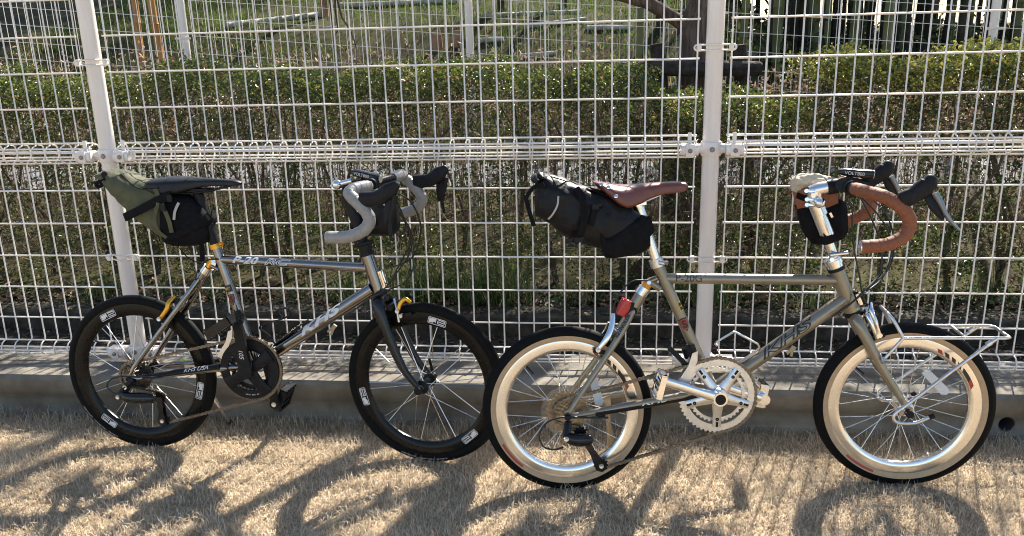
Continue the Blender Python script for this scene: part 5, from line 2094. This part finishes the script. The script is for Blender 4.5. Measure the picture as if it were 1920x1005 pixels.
# ================================================================== left bicycle (gunmetal and black)
LB = Bike('bicycle', 'gunmetal grey small-wheel bicycle with black deep rims and silver bar tape, at the left',
          (.1624, -.3640), (1.0900, -.4010), 0.080, 0.2515, math.radians(-7), (689, 479), (711, 546))
B = LB
p, s = B.p, B.s
R0 = B.R
typ = [(.2225, .0105), (.228, .0135), (.236, .0150), (.2435, .0128), (.2492, .0075), (.2515, 0)]
rim = [(.186, 0), (.1865, .0045), (.194, .0095), (.206, .0122), (.2195, .0128), (.2245, .0122)]
wr, tyr, _h = B.wheel(False, typ, None, rim, M_rimblk, 20, .188, ([(a, r) for a, r in hubR], M_blackmt, .030, .020), True, .35)
wf, tyf, _h = B.wheel(True, typ, None, rim, M_rimblk, 20, .188, ([(a, r) for a, r in hubF], M_blackmt, .033, .016), True, .12)


def q2_decal(w, ang):
    """boxed rim logo: outlined plate with the two characters"""
    d = V(math.cos(ang), 0, math.sin(ang))
    t = V(math.sin(ang), 0, -math.cos(ang))
    c = d * .2068 + V(0, -.0137, 0)
    W_, H_ = .0285, .0105

    def rr(wd, hg, r):
        out = []
        for cx, cy, a0 in ((wd - r, hg - r, 0), (-wd + r, hg - r, 90), (-wd + r, -hg + r, 180), (wd - r, -hg + r, 270)):
            for k in range(5):
                a = math.radians(a0 + 90 * k / 4)
                out.append((cx + r * math.cos(a), cy + r * math.sin(a)))
        return out
    o_, i_ = rr(W_, H_, .005), rr(W_ - .0017, H_ - .0017, .0036)
    bend = lambda x, y: c + t * x + d * (y - x * x / (2 * .2068))
    b = MB()
    n = len(o_)
    b.add([bend(*q) for q in o_] + [bend(*q) for q in i_], [(k, (k + 1) % n, n + (k + 1) % n, n + k) for k in range(n)])
    pl = obj('rim_logo', b, M_white_ink, w, smooth_on=False)
    # blocky Q (open box with a notch) and 2
    b = MB()
    th = .0032
    for poly in (
        [(-.025, -.0070), (-.025, .0070), (-.003, .0070), (-.003, -.0070), (-.008, -.0025), (-.012, -.0070)],
    ):
        b.add([bend(*q) for q in poly], [tuple(range(len(poly)))])
    for (x0_, y0_, x1_, y1_) in ((.001, .0045, .024, .0072), (.0215, -.001, .0245, .0046), (.001, -.0014, .0245, .0012), (.001, -.0060, .004, -.0012), (.001, -.0074, .0245, -.0048)):
        b.add([bend(x0_, y0_), bend(x1_, y0_), bend(x1_, y1_), bend(x0_, y1_)], [(0, 1, 2, 3)])
    obj('rim_logo', b, M_white_ink, w, smooth_on=False)


for w, angs in ((wr, (115, 233, 346)), (wf, (76, 195, 312))):
    for a in angs:
        q2_decal(w, math.radians(a))
    a = math.radians(-110 if w is wf else -150)
    b = MB()
    for k in range(26):
        aa = a + k * .022 + (.03 if k > 8 else 0) + (.03 if k > 18 else 0)
        d = V(math.cos(aa), 0, math.sin(aa))
        t = V(math.sin(aa), 0, -math.cos(aa))
        c = d * .2385 + V(0, -.0152, 0)
        hgt = .0022 if k % 3 else .0014
        b.add([c - t * .0017 - d * hgt, c + t * .0017 - d * hgt, c + t * .0017 + d * hgt + V(0, .0012, 0), c - t * .0017 + d * hgt + V(0, .0012, 0)], [(0, 1, 2, 3)])
    obj('tyre_lettering', b, M_refl, w, smooth_on=False)

bb = p(482, 683)
hub = B.rhub
b = MB()
b.tube([p(405, 462), bb], .0150, 20)
b.tube([p(411, 485.5), p(688, 502)], .0140, 20)
b.tube([p(699, 541), bb + V(.006, 0, .004)], .0190, 22)
b.tube([B.ht_t, B.ht_b], .0195, 22)
b.tube([bb - YL * .036, bb + YL * .036], .0205, 22)
j = p(376, 522)
b.tube(smooth([p(387, 508), p(382, 514), j], 3), [.0145, .0145, .0150], 16)
for sd in (-1, 1):
    b.tube(smooth([j + YL * sd * .008, p(352, 562) + YL * sd * .032, hub + V(.03, sd * .058, .055), hub + V(.004, sd * .064, .012)], 4), [.0092, .0088, .0080, .0070], 14)
    b.tube(smooth([bb + V(-.01, sd * .022, 0), bb + V(-.10, sd * .046, -.002), hub + V(.03, sd * .063, .002), hub + V(.008, sd * .065, -.001)], 4), [.0105, .0105, .0085, .0070], 14)
    b.prism([(-.014, -.014), (.022, -.010), (.024, .006), (.008, .020), (-.008, .012)], hub + YL * sd * .065, V(1, 0, 0), V(0, 0, 1), .006)
b.tube([p(396, 496), p(412, 505)], .0085, 12, side=YL, rb=.012)
frame = add_part(B, 'frame', b, M_gun)
TA, TB = p(411, 485.5), p(688, 502)
DA, DB = p(699, 541), bb + V(.006, 0, .004)
tube_text('P-20', *on_axis(TA, TB, p(432, 486.5), p(491, 490)), .0141, .029, M_white_ink, 'lettering', frame, shear=.35, sx=1.45, grow=.0009, tilt=.2)
tube_text('RC', *on_axis(TA, TB, p(498, 490.5), p(540, 493)), .0141, .027, M_white_ink, 'lettering', frame, shear=.4, sx=2.0, grow=.0010, tilt=.2)
tube_text('RC', *on_axis(TA, TB, p(498, 490.5), p(540, 493)), .0141, .027, M_black_ink, 'lettering_face', frame, shear=.4, sx=2.0, grow=-.0006, lift=.0012, tilt=.2)
tube_text('KHS', *on_axis(DA, DB, p(566, 636.5), p(646, 580)), .0191, .036, M_white_ink, 'lettering', frame, shear=.4, sx=2.2, grow=.0014, tilt=.42)
g0, g1 = bb + V(-.095, -.046, .003), hub + V(.045, -.0625, .005)
b = MB()
b.tube([g1, g1 * .5 + g0 * .5, g0], [.0085, .0112, .0113], 12)
guard = add_part(B, 'chainstay_guard', b, M_blackmt)
tube_text('KHS USA', g1 * .55 + g0 * .45, g1 * .05 + g0 * .95, .0115, .0185, M_white_ink, 'lettering', guard, shear=.4, sx=1.1, tilt=.6)
b = MB()
b.tube([bb * .25 + hub * .75 + YL * .060 + V(0, 0, .010), bb * .45 + hub * .55 + YL * .056 + V(0, 0, .010)], .0035, 8)
obj('green_mark', b, M_green_ink, frame)
stu = unit(p(405, 462) - bb)
ste1 = unit(np.cross(V(0, 1, 0), stu))
if ste1[0] < 0:
    ste1 = -ste1
shield(bb + stu * np.dot(p(437, 560) - bb, stu) - YL * .0152, ste1, stu, -YL, .0151, .022, .030, M_red, M_black_ink, frame)
b = MB()
q0 = bb + stu * np.dot(p(433, 539) - bb, stu)
R_ = []
for i in range(7):
    a = -.4 + i / 6 * 1.2
    n_ = -YL * math.cos(a) + ste1 * math.sin(a)
    R_.append([q0 + n_ * .0152 - stu * .011, q0 + n_ * .0156 - stu * .011, q0 + n_ * .0156 + stu * .011, q0 + n_ * .0152 + stu * .011])
b.rings(R_)
obj('tubing_sticker', b, M_black_ink, frame)
add_text('853', .011, M_yellow_ink, frame, 'lettering', q0 - YL * .0158, ste1, stu, -YL, lift=.0008, grow=.0004)
# shock, clamp, post
b = MB()
b.tube([p(392, 500), p(399, 489)], [.0125, .0115], 16)
add_part(B, 'elastomer', b, M_gold)
b = MB()
b.tube([p(384, 511), p(391.5, 500.5)], .0158, 18)
b.tube([p(400, 491, -.016), p(400, 491, .016)], .0052, 10)
b.bar(p(398, 490), p(408, 494), .022, .012, YL)
add_part(B, 'shock_cup', b, M_alu)
sd_ = unit(p(373, 366) - p(404, 460))
b = MB()
b.tube([p(405, 462) - sd_ * .006, p(405, 462) + sd_ * .008], .0190, 22)
b.tube([p(412, 458, -.018), p(417, 457, -.018)], .0065, 10)
add_part(B, 'seat_clamp', b, M_gold)
b = MB()
b.tube([p(406, 466), p(374, 370)], .0138, 20)
b.tube(smooth([p(376, 374), p(372, 365), p(370, 358)], 3), [.014, .016, .012], 16)
b.bar(p(352, 358), p(396, 356), .044, .012, YL)
add_part(B, 'seatpost', b, M_blackmt)
# saddle
SA = [((283, 338), (288, 347), .034), ((294, 334), (299, 357), .060), ((312, 331), (318, 364), .062), ((336, 330.5), (342, 362), .054), ((360, 332), (364, 355), .038), ((388, 334), (390, 349), .026), ((418, 335.5), (419, 348), .020), ((440, 337), (440, 348), .017), ((449, 339.5), (448, 347.5), .013), ((453, 342), (452.5, 345), .005)]
b = MB()
loft_px(B, SA, b, 34, 2.4, skirt=True)
saddle = add_part(B, 'saddle', b, M_saddle, sharp=60)
for sd in (-1, 1):
    b = MB()
    b.tube(smooth([p(310, 356) + YL * sd * .040, p(350, 361) + YL * sd * .022, p(390, 358) + YL * sd * .022, p(436, 347) + YL * sd * .010], 5), .0036, 8)
    obj('saddle_rail', b, M_blackmt, saddle)
# --- transmission: black four-arm crank
cr_c = bb - YL * .045
arm_end = p(445, 603, -.080)
cen = p(475, 690, -.074)
cen = V(bb[0], -.074, bb[2])
adir = unit(V(arm_end[0] - cen[0], 0, arm_end[2] - cen[2]))
b = MB()
gear(b, cr_c, YL, .1015, .084, 50, .004, adir)
chainring = add_part(B, 'chainring', b, M_cassd, sharp=25)
b = MB()
ring_plate(b, cr_c - YL * .004, YL, .068, .0935, .006, 60)
for k in range(4):
    a = 2 * math.pi * (k + .5) / 4 + .25
    d = adir * math.cos(a) + np.cross(YL, adir) * math.sin(a)
    b.tube([cr_c - YL * .012 + d * .008, cr_c - YL * .010 + d * .05, cr_c - YL * .007 + d * .085], [.009, .006, .005], 12, side=np.cross(d, YL), rb=[.020, .016, .024], power=3)
obj('chainring_cover', b, M_blackmt, chainring, sharp=35)
b = MB()
gear(b, cr_c + YL * .009, YL, .070, .054, 34, .004, adir)
obj('inner_chainring', b, M_blackmt, chainring, sharp=25)
tt0 = -math.pi / 2 + .45
b = MB()
for k in range(14):
    aa = tt0 - k * .05
    d = V(math.cos(aa), 0, math.sin(aa))
    t = V(math.sin(aa), 0, -math.cos(aa))
    c = cr_c + d * .0805 - YL * .0073
    if k not in (5, 9):
        b.add([c - t * .0014 - d * .0018, c + t * .0014 - d * .0018, c + t * .0016 + d * .0018, c - t * .0010 + d * .0018], [(0, 1, 2, 3)])
obj('ring_lettering', b, M_refl, chainring, smooth_on=False)
b = MB()
b.tube([cen, cen * .6 + arm_end * .4, arm_end], [.024, .016, .0140], 14, side=YL, rb=[.013, .010, .009], power=3.4)
b.tube([arm_end + YL * .009, arm_end - YL * .009], .0160, 18)
b.tube([cen + YL * .03, cen - YL * .008], .021, 24)
crank = add_part(B, 'crank_arm', b, M_blackmt, sharp=35)
e_up = adir
add_text('105', .020, M_white_ink, crank, 'lettering', cen * .62 + arm_end * .38 - YL * .0118, -adir, np.cross(-adir, YL) * -1 if False else unit(np.cross(YL, -adir)) * -1, -YL, lift=.001, shear=.3)
far_end = V(bb[0] - (arm_end[0] - bb[0]), .080, bb[2] - (arm_end[2] - bb[2]))
b = MB()
b.tube([bb + YL * .072, bb * .5 + far_end * .5 + YL * .036, far_end], [.022, .015, .0135], 14, side=YL, rb=.009, power=3.4)
b.tube([far_end + YL * .009, far_end - YL * .009], .0160, 18)
b.tube([bb + YL * .03, bb + YL * .082], .018, 20)
add_part(B, 'crank_arm', b, M_blackmt, sharp=35)
b = MB()
b.lathe([(0, .008), (.003, .008), (.003, .004), (.001, .0002)], far_end - YL * .009, -YL, 14)
add_part(B, 'pedal_bolt', b, M_silver)
pedal(B, arm_end + V(-.012, -.055, .006), V(.85, 0, .55), YL, M_blackgl, B.root, (.085, .082, .026))
pedal(B, far_end + V(.010, .055, .004), V(.35, 0, .9), YL, M_blackgl, B.root, (.070, .082, .020))
b = MB()
b.prism([(-.048, -.012), (-.02, -.006), (.03, .010), (.05, .026), (.036, .032), (.004, .016), (-.046, .008)], bb + V(-.062, -.050, .070), V(.70, 0, .71), V(-.71, 0, .70), .0025)
b.prism([(-.046, -.010), (.04, .018), (.036, .03), (-.044, .006)], bb + V(-.062, -.034, .070), V(.70, 0, .71), V(-.71, 0, .70), .0025)
add_part(B, 'front_derailleur', b, M_silver, sharp=20)
lo_p = p(308, 787, -.050)
up_p = p(300, 745, -.050)
chain(B, cr_c, .1000, hub, .045, lo_p, -.046, up_p)
cs = cassette(B, hub, [-.057 + .0036 * k for k in range(10)], [.024, .0255, .0275, .0295, .032, .035, .0385, .043, .048, .053], M_cassd, wr)
cs.data.transform(Matrix.Translation(Vector((-hub[0], -hub[1], -hub[2]))))
mech = rear_mech(B, hub, up_p, lo_p, -.050, M_blackgl, B.root, p(226, 742, -.085), p(284, 748, -.088))
b = MB()
b.lathe([(0, .007), (.004, .007), (.004, .003), (.002, .0002)], p(235, 726, -.082), -YL, 14)
obj('bolt', b, M_silver, mech)
b = MB()
b.tube([p(250, 712, -.072), p(234, 727, -.078), p(226, 738, -.082)], [.010, .009, .009], 10)
obj('hanger_link', b, M_blackmt, mech)
cable(B, [p(300, 708, -.072), p(258, 706, -.078), p(226, 706, -.085), p(207, 712, -.09), p(201, 724, -.09), p(210, 735, -.088), p(222, 738, -.086)], mech, .0024)
b = MB()
b.lathe([(-.080, .0100), (-.062, .0100), (-.061, .004), (.061, .004), (.062, .0085), (.074, .0085)], hub, -YL, 14)
add_part(B, 'rear_skewer', b, M_blackmt)
# brakes
brake_px(B, [(329, 556, -.016), (317, 567, -.030), (313, 580, -.035), (301, 597, -.036)], M_gold, B.root, (344, 560, 0), ((298, 590, -.025), (322, 607, -.025)), .0065)
# kickstand
b = MB()
b.tube([hub + V(.135, .052, -.004), hub + V(.15, .065, -.02), hub + V(.195, .165, -.232)], [.009, .0075, .0065], 12)
b.box(hub + V(.14, .055, .002), (.045, .012, .03))
ks = add_part(B, 'kickstand', b, M_silver)
b = MB()
b.tube([hub + V(.192, .160, -.220), hub + V(.200, .175, -.244)], .010, 12)
obj('kickstand_foot', b, M_blackmt, ks)
# bottle cage
b = MB()
for o_ in (-.028, .028):
    b.tube(smooth([p(516, 646, o_ * .3), p(504, 628, o_ * .6), p(487, 615, o_), p(500, 606, o_ * 1.1), p(528, 598, o_), p(526, 585, o_ * .5), p(534, 577, o_ * .15)], 5), .0030, 8)
    b.tube(smooth([p(516, 646, o_ * .3), p(548, 620, o_ * .4), p(578, 600, o_ * .6)], 4), .0030, 8)
b.tube(smooth([p(534, 577, -.004), p(543, 582, 0), p(541, 592, 0), p(528, 598, .0)], 5), .0030, 8)
b.tube([p(514, 648, 0), p(556, 617, 0)], .004, 8, side=YL, rb=.008)
add_part(B, 'bottle_cage', b, M_blackgl)
b = MB()
b.prism([(-.006, .014), (.006, .014), (.006, -.004), (.010, -.018), (.004, -.020), (0, -.006), (-.004, -.020), (-.010, -.016), (-.006, -.002)], p(624, 616), V(.80, 0, -.6), V(.6, 0, .80), .007)
add_part(B, 'cable_stop', b, M_champ, sharp=20)
# --- head, fork: curved black blades
b = MB()
b.tube([B.ht_t + B.ax * .001, B.ht_t + B.ax * .010], .0225, 24)
b.tube([B.ht_t + B.ax * .010, B.ht_t + B.ax * .030], .0185, 22)
add_part(B, 'headset', b, M_blackmt)
b = MB()
b.tube([B.ht_b - B.ax * .001, B.ht_b - B.ax * .010], .0235, 24)
add_part(B, 'headset', b, M_blackmt)
fh = B.fhub
crown = B.ht_b - B.ax * .016
b = MB()
b.tube([B.ht_b - B.ax * .009, crown - B.ax * .016], [.020, .022], 20)
for sd in (-1, 1):
    n_ = B.sn * sd
    b.tube(smooth([crown + n_ * .008, crown + n_ * .034 - B.ax * .022, crown * .62 + fh * .38 + n_ * .044 - B.fwd_s * .014, crown * .25 + fh * .75 + n_ * .049 - B.fwd_s * .018, fh + n_ * .051 + V(-.004, 0, .006)], 5), [.018, .020, .0165, .0125, .0085], 16, side=n_, rb=[.014, .0135, .011, .009, .007])
    b.tube([fh + n_ * .046, fh + n_ * .058], .0135, 18)
add_part(B, 'fork', b, M_blackgl)
b = MB()
b.lathe([(-.068, .0115), (-.055, .0115), (-.054, .004), (.054, .004), (.055, .0115), (.067, .0115)], fh, B.sn, 16)
b.tube(smooth([fh + B.sn * .066, fh + B.sn * .070 + V(-.006, 0, .02), fh + B.sn * .066 + V(-.012, 0, .055)], 4), [.006, .005, .004], 10)
add_part(B, 'front_skewer', b, M_blackmt)
brake_px(B, [(770, 567, -.022), (760, 561, -.024), (751, 569, -.028), (747, 582, -.032)], M_gold, B.root, (738, 572, 0), ((748, 592, -.024), (772, 588, -.024)), .0060, True)
b = MB()
b.tube(smooth([s(739, 560, -.016), s(744, 580, -.028), s(748, 604, -.032)], 4), .0034, 8)
b.lathe([(-.004, .006), (.006, .006), (.006, .0003)], s(752, 592, -.034), -B.sn, 12)
add_part(B, 'brake_linkage', b, M_silver)
b = MB()
hm = B.ht_t * .35 + B.ht_b * .65
for sd in (-1, 1):
    b.bar(hm + V(.025, sd * .012, 0) + B.ax * .026, hm + V(.025, sd * .012, 0) - B.ax * .026, .006, .010, YL)
b.bar(hm + V(.023, 0, 0) + B.ax * .02, hm + V(.023, 0, 0) - B.ax * .02, .03, .004, YL)
add_part(B, 'rack_mount', b, M_chrome, sharp=30)
# --- stem: tall black post with clamp
b = MB()
b.tube([B.ht_t + B.ax * .028, s(655, 372)], .0150, 20)
b.tube([s(686, 468), s(683, 458)], .0205, 20)
b.tube([s(664, 462, -.026), s(700, 452, -.018)], .0055, 10)
b.tube([s(671, 420), s(652, 364)], .0185, 20)
b.tube(smooth([s(652, 364), s(655, 352), s(676, 346), s(698, 344)], 4), [.019, .019, .0165, .0165], 16)
add_part(B, 'stem', b, M_blackmt)
b = MB()
b.bar(s(665, 380, -.0200), s(672, 397, -.0200), .0012, .008, B.sn)
add_part(B, 'stem_mark', b, M_white_ink)
b = MB()
b.sphere(s(632, 346, -.02), .0148, unit(-B.fwd_s - B.sn * .5), 20, 11)
b.tube([s(636, 345, -.018), s(660, 339, -.012)], .008, 12)
add_part(B, 'bell', b, M_chrome)
b = MB()
b.tube([s(700, 344, -.045), s(700, 344, .045)], .0175, 20)
b.tube([s(697, 345, -.050), s(694, 346, -.066)], .0165, 20)
add_part(B, 'bar_clamp', b, M_blackmt)
bar_pts = [s(700, 344, -.02), s(696, 346, -.05), s(690, 349, -.085), s(677, 351, -.13), s(662, 355, -.165), s(655, 363, -.185), s(664, 374, -.19), s(684, 394, -.19), s(693, 414, -.19), s(680, 433, -.195), s(650, 444, -.2), s(615, 445, -.2)]
hoodp = [s(677, 374, -.188), s(694, 374, -.19), s(712, 370, -.19), s(728, 359, -.19), s(742, 347, -.19)]
levp = [s(741, 366, -.195), s(737, 392, -.197), s(731, 418, -.2), s(733, 446, -.205)]
drop_bar(B, bar_pts, .0165, M_tape_gr, hoodp, [.0205, .0215, .0200, .0215, .0220, .013], [.014, .0155, .0155, .0165, .0165, .010], levp, [.0085, .0075, .0055, .0040], M_blackmt, 2)
# front light
b = MB()
l0, l1 = s(661, 322, -.012), s(713, 335, -.012)
b.tube([l0, l0 * .85 + l1 * .15, l1], [.0055, .0105, .0120], 14, side=B.sn, rb=[.012, .015, .0165], power=3.5)
lamp = add_part(B, 'headlight', b, M_blackgl, sharp=35)
b = MB()
b.lathe([(0, .0120), (.003, .0115), (.004, .0002)], l1, unit(l1 - l0), 18)
obj('lens', b, M_lens, lamp)
b = MB()
b.tube([s(690, 345, -.012), s(694, 334, -.012)], .014, 14)
b.tube([s(676, 340, -.02), s(712, 348, -.01)], .0095, 12)
obj('light_mount', b, M_blackmt, lamp)
le = unit(l1 - l0)
lu = unit(np.cross(le, -B.sn))
lu = lu if lu[2] > 0 else -lu
add_text('VOLT800', .0120, M_white_ink, lamp, 'lettering', l0 * .6 + l1 * .4 - B.sn * .0152, le, lu, -B.sn, lift=.0012)
# bar bag under the stem
pouch = B.thing('handlebar_pouch', 'small black pouch hung behind the silver handlebar of the left bicycle', 'bag', s(690, 445, .04))
b = MB()
loft_px(B, [((660, 372), (660, 430), .022, .045), ((676, 362), (672, 446), .046, .045), ((700, 362), (700, 446), .052, .045), ((722, 374), (726, 446), .046, .045), ((732, 390), (734, 436), .024, .045)], b, 30, 2.8, True, .004, 12)
obj('pouch_body', b, M_nylon2, pouch, sharp=60)
b = MB()
loft_px(B, [((656, 416), (658, 432), .024, .02), ((676, 410), (680, 428), .034, .02), ((704, 404), (708, 424), .054, .035)], b, 22, 3.4, True)
obj('strap', b, M_nylon, pouch, sharp=50)
b = MB()
b.tube(smooth([s(716, 378, -.006), s(726, 392, -.008), s(730, 412, -.006)], 4), .0012, 8, side=V(1, 0, 0), rb=.003)
obj('reflective_piping', b, M_refl, pouch)
# cables
cable(B, [s(746, 362, -.17), s(770, 378, -.13), s(786, 410, -.08), s(788, 440, -.05), s(775, 480, -.02), s(745, 498, 0), s(724, 500, 0)], B.root)
cable(B, [s(742, 372, -.17), s(758, 410, -.12), s(772, 440, -.08), s(768, 475, -.05), s(745, 510, -.03), s(722, 540, -.02), s(700, 552, -.03)], B.root)
cable(B, [s(740, 380, .1), s(765, 430, .08), s(772, 470, .06), s(774, 505, .05), s(757, 530, .02), s(722, 546, -.03), p(690, 562, -.028), p(660, 585, -.028)], B.root)
cable(B, [s(748, 400, -.1), s(766, 425, -.06), s(770, 455, -.04), s(752, 490, -.02), s(738, 520, -.01), s(737, 555, -.01)], B.root)
cable(B, [p(410, 486, -.016), p(388, 488, -.02), p(372, 504, -.022), p(366, 525, -.02)], B.root)
# saddle bag: olive roll-top with black base
bag = B.thing('saddle_bag', 'olive green roll-top saddle bag with black base under the black saddle', 'bag', p(350, 462))
b = MB()
PR = [((197, 322), (203, 336), .050), ((213, 318), (216, 352), .058), ((232, 320), (236, 378), .062), ((256, 330), (258, 400), .064), ((280, 338), (284, 424), .062), ((304, 344), (306, 442), .058), ((330, 354), (326, 456), .052)]
loft_px(B, PR, b, 56, 2.6, wrinkle=.009, seed=5)
obj('bag_body', b, M_olive, bag, sharp=60)
b = MB()
PR = [((318, 364), (322, 457), .0585), ((340, 362), (342, 461), .0550), ((364, 370), (366, 460), .0480), ((382, 385), (390, 454), .0400), ((392, 400), (397, 446), .0330)]
loft_px(B, PR, b, 32, 2.9, wrinkle=.0015)
obj('bag_base', b, M_nylon, bag, sharp=60)
b = MB()
loft_px(B, [((330, 432), (334, 452), .0590), ((360, 416), (366, 440), .0530), ((388, 402), (394, 424), .0420), ((394, 396), (399, 412), .0300)], b, 24, 3.6)
obj('seatpost_strap', b, M_nylon, bag, sharp=50)
strap([p(233, 408, -.062), p(262, 394, -.070), p(292, 378, -.070), p(320, 366, -.064)], .013, bag, M_nylon, V(.3, 0, 1))
strap([p(290, 352, -.062), p(304, 384, -.066), p(316, 412, -.064), p(322, 436, -.060)], .007, bag, M_olive, V(1, 0, 0))
strap([p(296, 380, -.070), p(290, 410, -.068), p(296, 432, -.064), p(312, 446, -.058)], .006, bag, M_olive, V(1, 0, 0))
strap([p(376, 452, .0), p(379, 470, .0), p(379, 490, .0)], .008, bag, M_nylon, V(1, 0, 0), .0025)
strap([p(230, 326, -.030), p(262, 352, -.045), p(300, 352, -.058)], .010, bag, M_nylon, YL)
b = MB()
b.tube(smooth([p(198, 336, -.05), p(188, 340, -.052), p(180, 345, -.05), p(186, 350, -.05), p(199, 340, -.05)], 4), .006, 8)
b.tube([p(196, 335, -.05), p(204, 338, -.05)], .008, 10)
obj('hook', b, M_nylon, bag)
b = MB()
b.tube(smooth([p(196, 328, -.056), p(195, 326, 0), p(196, 328, .056)], 5), .0105, 14, side=V(1, 0, 0), rb=.0085)
obj('rolled_closure', b, M_nylon2, bag)
for q in ((306, 390, -.072), (318, 372, -.068)):
    b = MB()
    b.box(p(*q), (.015, .006, .019))
    obj('buckle', b, M_blackmt, bag)
b = MB()
b.tube(smooth([p(335, 380, -.0565), p(328, 396, -.0590), p(326, 412, -.0600)], 4), .0012, 8, side=V(1, 0, 0), rb=.0045)
obj('reflective_piping', b, M_refl, bag)
b = MB()
b.tube(smooth([p(330, 455, -.05), p(340, 470, -.045), p(354, 484, -.03), p(370, 492, -.01)], 4), .0016, 6)
obj('cord', b, M_nylon, bag)
b = MB()   # stiff black plate on top of the bag under the saddle
loft_px(B, [((262, 347), (262, 358), .040), ((290, 345), (290, 362), .048), ((322, 352), (322, 366), .044)], b, 22, 3)
obj('top_panel', b, M_nylon, bag, sharp=50)
